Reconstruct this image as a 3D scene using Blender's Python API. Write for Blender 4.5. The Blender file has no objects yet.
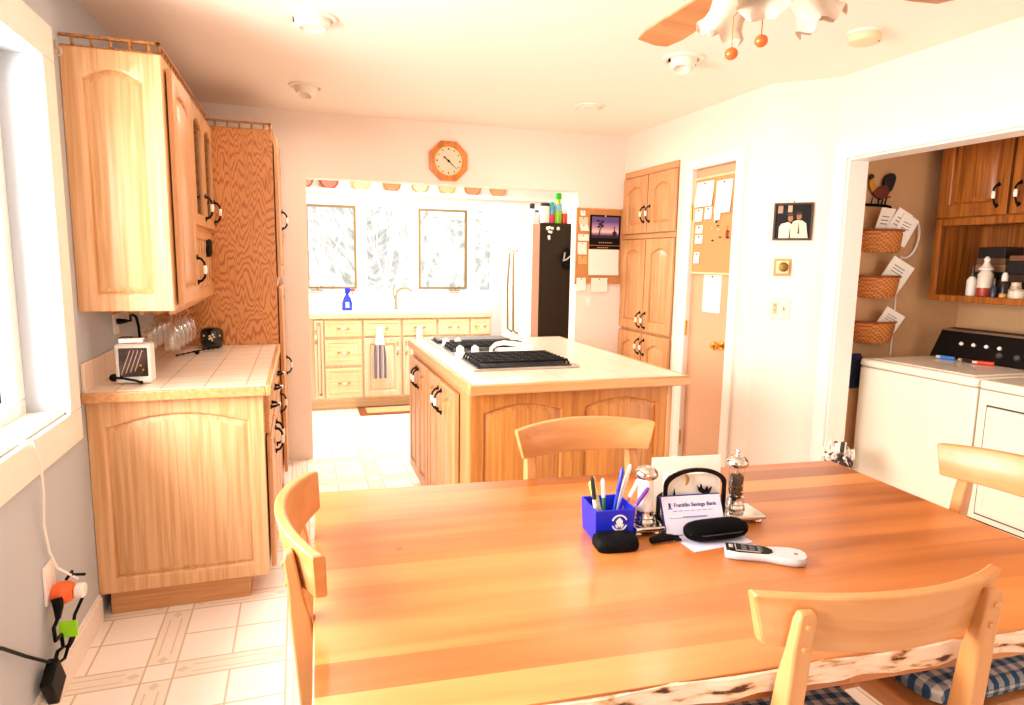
import bpy, bmesh, math, random
from mathutils import Matrix, Vector
random.seed(7)
PI = math.pi
C = bpy.context.scene.collection
S = bpy.context.scene

# ------------------------------------------------------------------ camera, world, lights, exposure
cam_d = bpy.data.cameras.new('camera'); cam = bpy.data.objects.new('camera', cam_d); C.objects.link(cam)
yaw, pitch, roll = 0.31557669, -0.13963533, 0.01605961
fw = Vector((math.sin(yaw)*math.cos(pitch), math.cos(yaw)*math.cos(pitch), math.sin(pitch)))
rt = Vector((math.cos(yaw), -math.sin(yaw), 0)); up = rt.cross(fw)
r2 = rt*math.cos(roll) + up*math.sin(roll); u2 = -rt*math.sin(roll) + up*math.cos(roll)
cam.matrix_world = Matrix(((r2.x, u2.x, -fw.x, 0), (r2.y, u2.y, -fw.y, 0), (r2.z, u2.z, -fw.z, 1.42), (0, 0, 0, 1)))
cam_d.sensor_width = 36; cam_d.lens = 650/1024*36; cam_d.clip_start = .02
S.camera = cam
W = bpy.data.worlds.new('world'); S.world = W; W.use_nodes = True
bg = W.node_tree.nodes['Background']; bg.inputs[0].default_value = (1.0, .975, .945, 1); bg.inputs[1].default_value = 2.5
S.view_settings.view_transform = 'Standard'; S.view_settings.look = 'None'
S.view_settings.gamma = 1; S.view_settings.use_curve_mapping = False
S.view_settings.exposure = 0.68
S.cycles.max_bounces = 10; S.cycles.diffuse_bounces = 6; S.cycles.transparent_max_bounces = 12
S.cycles.sample_clamp_indirect = 8

def area(name, loc, rot, sx, sy, power, col):
    d = bpy.data.lights.new(name, 'AREA'); d.shape = 'RECTANGLE'; d.size = sx; d.size_y = sy; d.energy = power; d.color = col
    o = bpy.data.objects.new(name, d); C.objects.link(o); o.location = loc; o.rotation_euler = rot
    return o
area('daylight_side_window', (-1.35, 1.6, 1.6), (0, -PI/2, 0), 1.2, 2.0, 120, (1, .97, .93))
area('added_kitchen_lamp', (1.1, 5.7, 2.36), (0, 0, 0), 1.2, .6, 48, (1, .97, .92))  # unseen lamp added to brighten the kitchen

for lx, ly in ((.078, 2.91), (.066, 4.03), (1.75, 3.88), (1.755, 2.84)):   # bulbs added under the four recessed fixtures to brighten the header wall
    o = area('added_bulb', (lx, ly, 2.30), (0, 0, 0),   .09, .09, 2.6, (1, .91, .80)); o.data.shape = 'DISK'; o.data.spread = PI
# ------------------------------------------------------------------ materials
def lin(c):
    if isinstance(c, str):
        c = [int(c[i:i+2], 16)/255 for i in (0, 2, 4)]
        c = [x/12.92 if x <= .04045 else ((x+.055)/1.055)**2.4 for x in c]
    return (c[0], c[1], c[2], 1)
class N:   # tiny arithmetic on shader sockets
    def __init__(s, nt): s.nt = nt
    def m(s, op, a, b=0.0, c=0.0):
        n = s.nt.nodes.new('ShaderNodeMath'); n.operation = op
        for i, x in enumerate((a, b, c)):
            if hasattr(x, 'links'): s.nt.links.new(x, n.inputs[i])
            else: n.inputs[i].default_value = x
        return n.outputs[0]
    def mix(s, f, a, b):
        n = s.nt.nodes.new('ShaderNodeMix'); n.data_type = 'RGBA'
        for i, x in ((0, f), (6, a), (7, b)):
            if hasattr(x, 'links'): s.nt.links.new(x, n.inputs[i])
            else: n.inputs[i].default_value = x
        return n.outputs[2]
MATS = {}
def mat(name, col, rough=.5, metal=0, coat=0, spec=.5, bump=0, bscale=60, emit=0):
    if name in MATS: return MATS[name]
    m = bpy.data.materials.new(name); m.use_nodes = True; nt = m.node_tree; b = nt.nodes['Principled BSDF']
    b.inputs['Base Color'].default_value = lin(col); b.inputs['Roughness'].default_value = rough
    b.inputs['Metallic'].default_value = metal; b.inputs['Coat Weight'].default_value = coat
    b.inputs['Specular IOR Level'].default_value = spec
    tc = nt.nodes.new('ShaderNodeTexCoord'); nz = nt.nodes.new('ShaderNodeTexNoise'); nz.inputs['Scale'].default_value = bscale
    nt.links.new(tc.outputs['Object'], nz.inputs['Vector'])
    # every surface carries a faint mottling of its own colour
    mx = nt.nodes.new('ShaderNodeMix'); mx.data_type = 'RGBA'; mx.blend_type = 'MULTIPLY'; mx.inputs[0].default_value = .10
    mx.inputs[6].default_value = lin(col); nt.links.new(nz.outputs['Fac'], mx.inputs[7]); nt.links.new(mx.outputs[2], b.inputs['Base Color'])
    if bump:
        bp = nt.nodes.new('ShaderNodeBump'); bp.inputs['Strength'].default_value = bump; bp.inputs['Distance'].default_value = .01
        nt.links.new(nz.outputs['Fac'], bp.inputs['Height']); nt.links.new(bp.outputs[0], b.inputs['Normal'])
    MATS[name] = m
    return m
def wood(name, c1, c2, axis='Z', fine=64, along=2, rough=.38, coat=.15, lo=.36, hi=.62, dist=.6, ply=False):
    if name in MATS: return MATS[name]
    m = bpy.data.materials.new(name); m.use_nodes = True; nt = m.node_tree; b = nt.nodes['Principled BSDF']; L = nt.links.new
    b.inputs['Roughness'].default_value = rough; b.inputs['Coat Weight'].default_value = coat; b.inputs['Coat Roughness'].default_value = .2
    tc = nt.nodes.new('ShaderNodeTexCoord'); mp = nt.nodes.new('ShaderNodeMapping'); L(tc.outputs['Object'], mp.inputs[0])
    sc = [fine]*3; sc['XYZ'.index(axis)] = along; mp.inputs['Scale'].default_value = sc
    nz = nt.nodes.new('ShaderNodeTexNoise'); nz.inputs['Scale'].default_value = 1; nz.inputs['Detail'].default_value = 5
    nz.inputs['Distortion'].default_value = dist; L(mp.outputs[0], nz.inputs['Vector'])
    out = nz.outputs['Fac']
    if ply:   # zigzag cathedral figure: level lines pushed up and down by a noise across the board
        n = N(nt); sp = nt.nodes.new('ShaderNodeSeparateXYZ'); L(tc.outputs['Object'], sp.inputs[0]); nz.inputs['Detail'].default_value = 1
        u = n.m('FRACT', n.m('ADD', n.m('MULTIPLY', sp.outputs[2], 18.0), n.m('MULTIPLY', nz.outputs['Fac'], 6.5))); out = n.m('MULTIPLY', n.m('ABSOLUTE', n.m('SUBTRACT', u, .5)), 2.0)
    cr = nt.nodes.new('ShaderNodeValToRGB'); cr.color_ramp.elements[0].position = lo; cr.color_ramp.elements[1].position = hi
    cr.color_ramp.elements[0].color = lin(c2); cr.color_ramp.elements[1].color = lin(c1)
    L(out, cr.inputs[0]); L(cr.outputs[0], b.inputs['Base Color'])
    bp = nt.nodes.new('ShaderNodeBump'); bp.inputs['Strength'].default_value = .08; bp.inputs['Distance'].default_value = .003
    L(out, bp.inputs['Height']); L(bp.outputs[0], b.inputs['Normal'])
    MATS[name] = m
    return m
def glass(name, tint=(1, 1, 1), gloss=.08):
    if name in MATS: return MATS[name]
    m = bpy.data.materials.new(name); m.use_nodes = True; nt = m.node_tree; nt.nodes.clear(); L = nt.links.new
    o = nt.nodes.new('ShaderNodeOutputMaterial'); mx = nt.nodes.new('ShaderNodeMixShader'); t = nt.nodes.new('ShaderNodeBsdfTransparent')
    g = nt.nodes.new('ShaderNodeBsdfGlossy'); g.inputs['Roughness'].default_value = .18 if name == 'clear_glassware' else .03; t.inputs[0].default_value = (*tint, 1)
    fr = nt.nodes.new('ShaderNodeLayerWeight'); fr.inputs['Blend'].default_value = gloss
    kf = nt.nodes.new('ShaderNodeMath'); kf.operation = 'MULTIPLY_ADD'; kf.inputs[1].default_value, kf.inputs[2].default_value = (.5, .10) if name == 'clear_glassware' else (1, 0); L(fr.outputs['Fresnel'], kf.inputs[0]); L(kf.outputs[0], mx.inputs[0]); L(t.outputs[0], mx.inputs[1]); L(g.outputs[0], mx.inputs[2]); L(mx.outputs[0], o.inputs[0])
    MATS[name] = m
    return m
def floor_mat():
    m = bpy.data.materials.new('vinyl_tile'); m.use_nodes = True; nt = m.node_tree; b = nt.nodes['Principled BSDF']; n = N(nt)
    tc = nt.nodes.new('ShaderNodeTexCoord'); sp = nt.nodes.new('ShaderNodeSeparateXYZ'); nt.links.new(tc.outputs['Object'], sp.inputs[0])
    P = .462; a = .10/P; ln = .0035/P
    def axis(s, off):
        u = n.m('FRACT', n.m('ADD', n.m('MULTIPLY', n.m('SUBTRACT', s, off), 1/P), 40.0))
        strip = n.m('LESS_THAN', u, a)
        def line(p, w=ln): return n.m('LESS_THAN', n.m('ABSOLUTE', n.m('SUBTRACT', u, p)), w)
        return u, strip, line
    u, su, lu = axis(sp.outputs[0], -.55); v, sv, lv = axis(sp.outputs[1], 2.275)
    half = a + (1-a)/2
    lines = n.m('MAXIMUM', n.m('MAXIMUM', lu(ln), lu(a)), n.m('MAXIMUM', lv(ln), lv(a)))
    # tile joints are left out across the strips
    jx = n.m('MULTIPLY', lu(half), n.m('SUBTRACT', 1.0, sv)); jy = n.m('MULTIPLY', lv(half), n.m('SUBTRACT', 1.0, su))
    lines = n.m('MAXIMUM', lines, n.m('MAXIMUM', jx, jy))
    def motif(u, v, su, sv, lu):   # two thin rails and a leaf at each end of a strip
        inside = n.m('MULTIPLY', su, n.m('SUBTRACT', 1.0, sv))
        along = n.m('ABSOLUTE', n.m('SUBTRACT', v, half))
        rails = n.m('MULTIPLY', n.m('MAXIMUM', lu(a*.3, ln*.7), lu(a*.7, ln*.7)), n.m('LESS_THAN', along, .27))
        cu = n.m('ABSOLUTE', n.m('SUBTRACT', u, a/2)); dv = n.m('ABSOLUTE', n.m('SUBTRACT', along, .335))
        leaf = n.m('LESS_THAN', n.m('ADD', n.m('MULTIPLY', cu, 1.3), dv), .05)
        return n.m('MULTIPLY', inside, rails), n.m('MULTIPLY', inside, leaf), inside
    r1, l1, i1 = motif(u, v, su, sv, lu); r2_, l2, i2 = motif(v, u, sv, su, lv)
    nz = nt.nodes.new('ShaderNodeTexNoise'); nz.inputs['Scale'].default_value = 30; nt.links.new(tc.outputs['Object'], nz.inputs['Vector'])
    base = n.mix(n.m('MAXIMUM', i1, i2), lin('f7eee4'), lin('efe3d4'))
    base = n.mix(n.m('MULTIPLY', nz.outputs['Fac'], .12), base, lin('d8c8b0'))
    base = n.mix(n.m('MULTIPLY', lines, .8), base, lin('c2ac8c'))
    base = n.mix(n.m('MULTIPLY', n.m('MAXIMUM', r1, r2_), .6), base, lin('b8a98c'))
    base = n.mix(n.m('MULTIPLY', n.m('MAXIMUM', l1, l2), .35), base, lin('a8a68c'))
    nt.links.new(base, b.inputs['Base Color']); b.inputs['Roughness'].default_value = .28; b.inputs['Specular IOR Level'].default_value = .4
    return m
def tile_mat(name, col, grout, size, rough=.2):
    m = bpy.data.materials.new(name); m.use_nodes = True; nt = m.node_tree; b = nt.nodes['Principled BSDF']; n = N(nt)
    tc = nt.nodes.new('ShaderNodeTexCoord'); sp = nt.nodes.new('ShaderNodeSeparateXYZ'); nt.links.new(tc.outputs['Object'], sp.inputs[0])
    f = None
    for i in (0, 1):
        u = n.m('FRACT', n.m('ADD', n.m('MULTIPLY', sp.outputs[i], 1/size), 40.31)); l = n.m('LESS_THAN', u, .03)
        f = l if f is None else n.m('MAXIMUM', f, l)
    nt.links.new(n.mix(f, lin(col), lin(grout)), b.inputs['Base Color']); b.inputs['Roughness'].default_value = rough
    return m
def table_mat():
    m = bpy.data.materials.new('cherry_planks'); m.use_nodes = True; nt = m.node_tree; b = nt.nodes['Principled BSDF']; n = N(nt); L = nt.links.new
    tc = nt.nodes.new('ShaderNodeTexCoord'); sp = nt.nodes.new('ShaderNodeSeparateXYZ'); L(tc.outputs['Object'], sp.inputs[0])
    row = n.m('FLOOR', n.m('MULTIPLY', sp.outputs[1], 1/.085))
    cb = nt.nodes.new('ShaderNodeCombineXYZ'); L(row, cb.inputs[1]); L(n.m('MULTIPLY', sp.outputs[0], .8), cb.inputs[0]); L(n.m('MULTIPLY', row, 7.3), cb.inputs[2])
    wn = nt.nodes.new('ShaderNodeTexNoise'); wn.inputs['Scale'].default_value = .9; wn.inputs['Detail'].default_value = 1; L(cb.outputs[0], wn.inputs['Vector'])
    mp = nt.nodes.new('ShaderNodeMapping'); L(tc.outputs['Object'], mp.inputs[0]); mp.inputs['Scale'].default_value = (1.1, 13, 20)
    nz = nt.nodes.new('ShaderNodeTexNoise'); nz.inputs['Scale'].default_value = 1; nz.inputs['Detail'].default_value = 5; nz.inputs['Distortion'].default_value = .5; L(mp.outputs[0], nz.inputs['Vector'])
    f = n.m('ADD', n.m('MULTIPLY', n.m('SUBTRACT', wn.outputs['Fac'], .3), 1.5), n.m('MULTIPLY', n.m('SUBTRACT', nz.outputs['Fac'], .3), .95))
    cr = nt.nodes.new('ShaderNodeValToRGB'); e = cr.color_ramp.elements; e[0].position = .1; e[1].position = .95
    e[0].color = lin('8e4a18'); e[1].color = lin('d89050'); x = e.new(.5); x.color = lin('bc7034')
    L(f, cr.inputs[0])
    vo = nt.nodes.new('ShaderNodeTexVoronoi'); vo.inputs['Scale'].default_value = 5.5; L(tc.outputs['Object'], vo.inputs['Vector'])
    knot = n.m('MULTIPLY', n.m('LESS_THAN', vo.outputs['Distance'], .055), .55)
    L(n.mix(knot, cr.outputs[0], lin('7a3a10')), b.inputs['Base Color'])
    b.inputs['Roughness'].default_value = .34; b.inputs['Coat Weight'].default_value = .2; b.inputs['Coat Roughness'].default_value = .2
    return m
def bark_mat():
    m = bpy.data.materials.new('live_edge_bark'); m.use_nodes = True; nt = m.node_tree; b = nt.nodes['Principled BSDF']; n = N(nt); L = nt.links.new
    tc = nt.nodes.new('ShaderNodeTexCoord'); mp = nt.nodes.new('ShaderNodeMapping'); L(tc.outputs['Object'], mp.inputs[0]); mp.inputs['Scale'].default_value = (17, 30, 75)
    nz = nt.nodes.new('ShaderNodeTexNoise'); nz.inputs['Scale'].default_value = 1; nz.inputs['Detail'].default_value = 6; L(mp.outputs[0], nz.inputs['Vector'])
    cr = nt.nodes.new('ShaderNodeValToRGB'); e = cr.color_ramp.elements; e[0].position = .33; e[0].color = lin('4a2208'); e[1].position = .56; e[1].color = lin('ecd4bc')
    x = e.new(.38); x.color = lin('c89468'); x = e.new(.44); x.color = lin('e4c4a4'); L(nz.outputs['Fac'], cr.inputs[0]); L(cr.outputs[0], b.inputs['Base Color']); b.inputs['Roughness'].default_value = .6
    bp = nt.nodes.new('ShaderNodeBump'); bp.inputs['Strength'].default_value = .5; bp.inputs['Distance'].default_value = .01; L(nz.outputs['Fac'], bp.inputs['Height']); L(bp.outputs[0], b.inputs['Normal'])
    return m
def gingham_mat():
    m = bpy.data.materials.new('blue_gingham'); m.use_nodes = True; nt = m.node_tree; b = nt.nodes['Principled BSDF']; n = N(nt)
    tc = nt.nodes.new('ShaderNodeTexCoord'); sp = nt.nodes.new('ShaderNodeSeparateXYZ'); nt.links.new(tc.outputs['Object'], sp.inputs[0])
    def st(i, k): return n.m('LESS_THAN', n.m('FRACT', n.m('ADD', n.m('MULTIPLY', sp.outputs[i], 1/k), 20.0)), .5)
    f = n.m('MULTIPLY', n.m('ADD', st(0, .034), st(1, .034)), .5)
    zs = n.m('MULTIPLY', st(2, .034), .25); f = n.m('MINIMUM', n.m('ADD', f, zs), 1.0)
    nt.links.new(n.mix(f, lin('dcd8d0'), lin('1c4a6e')), b.inputs['Base Color']); b.inputs['Roughness'].default_value = .9
    return m
def weave_mat():
    m = bpy.data.materials.new('woven_splint'); m.use_nodes = True; nt = m.node_tree; b = nt.nodes['Principled BSDF']; n = N(nt); L = nt.links.new
    tc = nt.nodes.new('ShaderNodeTexCoord'); mp = nt.nodes.new('ShaderNodeMapping'); L(tc.outputs['Object'], mp.inputs[0]); mp.inputs['Scale'].default_value = (62, 62, 85)
    ck = nt.nodes.new('ShaderNodeTexChecker'); ck.inputs['Scale'].default_value = 1; ck.inputs[1].default_value = lin('d88a40'); ck.inputs[2].default_value = lin('ac642a'); L(mp.outputs[0], ck.inputs[0])
    L(ck.outputs[0], b.inputs['Base Color']); b.inputs['Roughness'].default_value = .6
    bp = nt.nodes.new('ShaderNodeBump'); bp.inputs['Strength'].default_value = .6; L(ck.outputs[1], bp.inputs['Height']); L(bp.outputs[0], b.inputs['Normal'])
    return m

OAK1, OAK2 = 'd29a64', 'bc8450'
oak = wood('oak', OAK1, OAK2)
oak_h = wood('oak_horizontal', OAK1, OAK2, axis='X')
oak_y = wood('oak_lengthwise', OAK1, OAK2, axis='Y')
oak_ply = wood('oak_plywood', 'd48c44', 'ac6024', ply=True, fine=26, along=3.2, lo=.12, hi=.55, dist=.3)
oak_rail = wood('oak_gallery_rail', 'b87a40', '8a5220', axis='Y')
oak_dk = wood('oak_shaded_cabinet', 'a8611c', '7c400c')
oak_pale = wood('pale_kitchen_oak', 'dec8ac', 'cfb28c', rough=.45)
oak_pale_h = wood('pale_kitchen_oak_h', 'e6cca6', 'd6b684', axis='X', rough=.45)
chair_w = wood('beech_chair', 'd89c66', 'c28044', fine=22, along=2, lo=.3, hi=.75)
chair_wx = wood('beech_chair_back', 'd89c66', 'c28044', axis='X', fine=22, along=2, lo=.3, hi=.75)
paint = mat('cream_wall_paint', 'f3e4d6', .75, bump=.03, bscale=180)
ceil_p = mat('ceiling_paint', 'f8ecdf', .85)
backlit_p = mat('backlit_wall_grey', 'bcc2c8', .75, bump=.03, bscale=180)  # backlit shade of the window wall put into the colour
tan_p = mat('tan_laundry_paint', 'd2a474', .75)
white_p = mat('white_gloss_trim', 'f6eee4', .35)
white_k = mat('white_kitchen_paint', 'f4efe8', .6)
white_e = mat('white_enamel', 'f3ebdd', .25, coat=.3)
white_pl = mat('white_plastic', 'f4f0ea', .35)
black = mat('black_plastic', '030303', .5, spec=.15)
blackm = mat('black_iron', '040303', .55, spec=.15)
ceram = mat('white_ceramic', 'f7f1e8', .15, coat=.5)
chrome = mat('chrome', 'd8d4ce', .12, metal=1)
steel = mat('brushed_steel', 'c9c2b8', .3, metal=1)
brass = mat('brass', 'd9a648', .25, metal=1)
gold = mat('gold_window_stop', '7c6030', .5)
paper = mat('paper', 'f7efe2', .8)
cork = mat('cork', 'c98a4c', .9, bump=.3, bscale=150)
blueP = mat('cobalt_plastic', '1226c8', .35)
pane = glass('window_glass')
pane_t = glass('cabinet_glass', (.93, .91, .84), .15)
clear = glass('clear_glassware', (.99, .98, .96), .10)
ging = gingham_mat(); weave = weave_mat()

# ------------------------------------------------------------------ mesh helpers
class MB:
    def __init__(s, root=None, T=None):
        s.v = []; s.f = []; s.mi = []; s.cur = 0
        s.B = root.matrix_basis.inverted() if root is not None else Matrix()
        s.T = T
    def add(s, vs, fs):
        o = len(s.v)
        for p in vs:
            p = Vector(p)
            if s.T is not None: p = s.T @ p
            s.v.append(s.B @ p)
        for f in fs: s.f.append([o+i for i in f]); s.mi.append(s.cur)
        return s
    def mat(s, i): s.cur = i; return s
    def box(s, x0, x1, y0, y1, z0, z1):
        return s.add([(x, y, z) for z in (z0, z1) for y in (y0, y1) for x in (x0, x1)],
                     [(0, 2, 3, 1), (4, 5, 7, 6), (0, 1, 5, 4), (2, 6, 7, 3), (0, 4, 6, 2), (1, 3, 7, 5)])
    def loft(s, loops, cap0=True, cap1=True, closed=True):
        n = len(loops[0]); vs = [p for l in loops for p in l]; fs = []
        for k in range(len(loops)-1):
            for i in range(n if closed else n-1):
                j = (i+1) % n; fs.append((k*n+i, k*n+j, (k+1)*n+j, (k+1)*n+i))
        if cap0: fs.append(tuple(range(n))[::-1])
        if cap1: fs.append(tuple(range((len(loops)-1)*n, len(loops)*n)))
        return s.add(vs, fs)
    def tube(s, pts, r, n=8, cap=True):
        pts = [Vector(p) for p in pts]; rs = r if isinstance(r, (list, tuple)) else [r]*len(pts); loops = []; prev = None
        for i, p in enumerate(pts):
            t = (pts[min(i+1, len(pts)-1)] - pts[max(i-1, 0)]).normalized()
            if prev is None:
                a = Vector((0, 0, 1)) if abs(t.z) < .9 else Vector((1, 0, 0)); x = t.cross(a).normalized()
            else: x = (prev - t*prev.dot(t)).normalized()
            prev = x; y = t.cross(x)
            loops.append([p + (x*math.cos(2*PI*k/n) + y*math.sin(2*PI*k/n))*rs[i] for k in range(n)])
        return s.loft(loops, cap, cap)
    def cyl(s, p0, p1, r0, r1=None, n=16): return s.tube([p0, p1], [r0, r0 if r1 is None else r1], n)
    def lathe(s, prof, o=(0, 0, 0), n=24, ax=None, cap=True):
        """prof: (radius, height) along ax (default +Z) from o"""
        o = Vector(o); a = Vector(ax or (0, 0, 1)).normalized(); x = a.orthogonal().normalized(); y = a.cross(x)
        return s.loft([[o + a*h + (x*math.cos(2*PI*k/n) + y*math.sin(2*PI*k/n))*max(r, .0002) for k in range(n)] for r, h in prof], cap, cap)
    def prism(s, poly, d0, d1):
        """poly in (u,v), extruded along w"""
        return s.loft([[(u, v, d0) for u, v in poly], [(u, v, d1) for u, v in poly]])
    def ball(s, c, r, n=12, sc=(1, 1, 1)):
        c = Vector(c); m = n//2
        return s.loft([[c + Vector((math.cos(2*PI*k/n)*math.sin(PI*(j+.02)/(m+.04))*r*sc[0], math.sin(2*PI*k/n)*math.sin(PI*(j+.02)/(m+.04))*r*sc[1], -math.cos(PI*(j+.02)/(m+.04))*r*sc[2])) for k in range(n)] for j in range(m+1)])
    def build(s, name, mats, parent=None, bevel=0, smooth=40, seg=2):
        me = bpy.data.meshes.new(name); me.from_pydata([tuple(p) for p in s.v], [], s.f)
        ms = mats if isinstance(mats, (list, tuple)) else [mats]
        for m in ms: me.materials.append(m)
        me.polygons.foreach_set('material_index', s.mi)
        b = bmesh.new(); b.from_mesh(me); bmesh.ops.recalc_face_normals(b, faces=b.faces); b.to_mesh(me); b.free()
        if smooth:
            me.polygons.foreach_set('use_smooth', [True]*len(me.polygons)); me.set_sharp_from_angle(angle=math.radians(smooth))
        me.update()
        o = bpy.data.objects.new(name, me); C.objects.link(o)
        if parent is not None: o.parent = parent
        if bevel:
            bv = o.modifiers.new('bevel', 'BEVEL'); bv.width = bevel; bv.segments = seg; bv.limit_method = 'ANGLE'; bv.angle_limit = math.radians(40); bv.harden_normals = False
        return o
def FR(o, u, v, w):
    """matrix taking (u,v,w) face coordinates to the world"""
    M = Matrix.Identity(4)
    for i, a in enumerate((u, v, w, o)):
        for k in range(3): M[k][i] = a[k]
    return M
def fx(x, y, z): return FR((x, y, z), (0, 1, 0), (0, 0, 1), (1, 0, 0))        # a face looking +X
def fnx(x, y, z): return FR((x, y, z), (0, -1, 0), (0, 0, 1), (-1, 0, 0))     # a face looking -X
def fny(x, y, z): return FR((x, y, z), (1, 0, 0), (0, 0, 1), (0, -1, 0))      # a face looking -Y
def tag(o, label, cat, group=None, kind=None):
    o['label'] = label; o['category'] = cat
    if group: o['group'] = group
    if kind: o['kind'] = kind
    return o
def thing(name, label, cat, loc=(0, 0, 0), rz=0, group=None):
    o = bpy.data.objects.new(name, None); C.objects.link(o); o.location = loc; o.rotation_euler = (0, 0, rz); o.empty_display_size = .05
    o.matrix_basis = Matrix.Translation(loc) @ Matrix.Rotation(rz, 4, 'Z')
    return tag(o, label, cat, group)
def struct(name, mb, m, label, cat='room', **k):
    return tag(mb.build(name, m, **k), label, cat, kind='structure')

def arch_loop(u0, u1, v0, v1, rise, n=10):
    """rectangle whose top edge is a shallow arch rising in the middle"""
    pts = [(u0, v0), (u1, v0), (u1, v1-rise)]
    for k in range(1, n): 
        t = k/n; pts.append((u1+(u0-u1)*t, v1-rise+rise*math.sin(PI*t)))
    pts.append((u0, v1-rise))
    return pts
def rect_loop(u0, u1, v0, v1, n=10):
    pts = [(u0, v0), (u1, v0), (u1, v1)]
    for k in range(1, n): pts.append((u1+(u0-u1)*k/n, v1))
    pts.append((u0, v1))
    return pts
def panel_front(mb, w, h, t=.02, st=.055, rise=.03, u=0, v=0, deep=.014, bev=.034, gap=0):
    """cabinet door or panel: frame with a raised, arched field"""
    o = rect_loop(u, u+w, v, v+h); e = rect_loop(u+.003, u+w-.003, v+.003, v+h-.003)
    a = arch_loop(u+st, u+w-st, v+st, v+h-st, rise); b = arch_loop(u+st+.006, u+w-st-.006, v+st+.006, v+h-st-.006, rise)
    c = arch_loop(u+st+bev, u+w-st-bev, v+st+bev, v+h-st-bev, rise)
    z = lambda l, d: [(p[0], p[1], d) for p in l]
    a2 = arch_loop(u+st+.010, u+w-st-.010, v+st+.010, v+h-st-.010, rise)
    mb.loft([z(o, gap), z(o, t-.003), z(e, t), z(a, t), z(b, t-.004), z(a2, t-deep), z(c, t-.001)])
    return mb
PULL = [blackm, ceram]
def pull(parent, M, uc, vc, d, horizontal=False, L=.105):
    """twisted black bail pull with a white ceramic middle"""
    mb = MB(None); mb.B = parent_root(parent).matrix_basis.inverted(); mb.T = M
    def P(s, out, side=0): return (uc+s, vc+side, d+out) if horizontal else (uc+side, vc+s, d+out)
    h = L/2
    mb.tube([P(-h, .002), P(-h*.92, .018), P(-h*.6, .030, .004), P(-h*.34, .032)], [.0075, .0055, .005, .005], 8)
    mb.tube([P(h, .002), P(h*.92, .018), P(h*.6, .030, -.004), P(h*.34, .032)], [.0075, .0055, .005, .005], 8)
    for sgn in (-1, 1):
        mb.tube([P(sgn*h*1.02, 0), P(sgn*h*1.02, .006)], [.011, .008], 10); mb.tube([P(sgn*h*1.02, .003), P(sgn*h*1.28, .004, .005*sgn)], [.006, .002], 6)
    mb.mat(1); mb.tube([P(-h*.36, .032), P(-h*.3, .032), P(0, .0325), P(h*.3, .032), P(h*.36, .032)], [.006, .0085, .0095, .0085, .006], 10)
    return mb.build('handle', list(PULL), parent)
def parent_root(o):
    while o.parent is not None: o = o.parent
    return o
def door(root, M, u, v, w, h, m, handle=None, rise=.03, st=.055, name='door', t=.02):
    t = t+.006
    d = panel_front(MB(root, M), w, h, t, st, rise, u, v, gap=.007).build(name, m, root, smooth=30)
    if handle: pull(d, M, handle[0], handle[1], t, *(handle[2:]))
    return d
def drawer(root, M, u, v, w, h, m, handle=True, t=.02, small=False):
    d = panel_front(MB(root, M), w, h, t, .028, 0, u, v, .005, .010).build('drawer', m, root, smooth=30)
    if handle: pull(d, M, u+w/2, v+h/2, t, True, .09)
    return d

# ------------------------------------------------------------------ the setting
XL, CZ, YH, XR = -.78, 2.385, 4.70, 2.44
f = MB().box(-1.0, 4.2, -1.6, 7.1, -.08, 0); struct('floor', f, floor_mat(), 'cream vinyl floor with tan patterned strips', smooth=0)
f = MB().box(-.95, 4.2, -1.6, 7.0, CZ, CZ+.1); struct('ceiling', f, ceil_p, 'warm white flat ceiling', smooth=0)
# left wall with its window hole (hole y .55..2.55, z .87..2.09)
WY0, WY1, WZ0, WZ1 = .45, 2.545, .875, 2.05
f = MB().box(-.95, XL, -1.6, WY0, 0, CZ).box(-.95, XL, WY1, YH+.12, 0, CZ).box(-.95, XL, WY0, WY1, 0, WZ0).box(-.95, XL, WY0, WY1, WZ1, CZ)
struct('wall_left', f, backlit_p, 'backlit wall around the bright window, shade put into its grey', smooth=0)
f = MB().box(-.95, -.55, -1.7, -1.6, 0, CZ).box(.60, 2.80, -1.7, -1.6, 0, CZ).box(-.55, .60, -1.7, -1.6, 2.1, CZ).box(-.55, .60, -1.7, -1.6, 0, .8)
struct('wall_front', f, paint, 'cream wall behind the viewer with an added opening for daylight', smooth=0)  # unseen wall; its opening is added to let daylight in
f = MB().box(XL, XL+.014, -1.6, 2.745, 0, .095).box(XL, XL+.009, -1.6, 2.745, .095, .11)
struct('baseboard_left', f, white_p, 'white baseboard below the window', smooth=0)
# window casing, stool, apron
f = MB().box(XL, XL+.02, WY1, WY1+.105, WZ0, WZ1).box(XL, XL+.02, WY0-.105, WY0, WZ0, WZ1).box(XL, XL+.02, WY0-.105, WY1+.105, WZ1, WZ1+.115)
f.box(XL, XL+.02, WY0-.105, WY1+.105, WZ0-.115, WZ0)
struct('trim_1', f, white_p, 'wide white casing framing the left window', bevel=.004)
w1 = tag(bpy.data.objects.new('window_1', None), 'bright white sliding window on the left wall', 'window', kind='structure'); C.objects.link(w1)
f = MB().box(-.94, -.89, WY0, WY1, WZ0, WZ0+.06).box(-.94, -.89, WY0, WY1, WZ1-.06, WZ1)
for y in (WY0, 1.15, 1.86, WY1-.06): f.box(-.94, -.89, y, y+.06, WZ0+.06, WZ1-.06)
f.box(-.89, XL, WY0, WY1, WZ0, WZ0+.012)
f.build('window_frame', white_p, w1, bevel=.004)
MB().box(-.92, -.916, WY0+.05, WY1-.05, WZ0+.05, WZ1-.05).build('pane', pane, w1, smooth=0)
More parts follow.
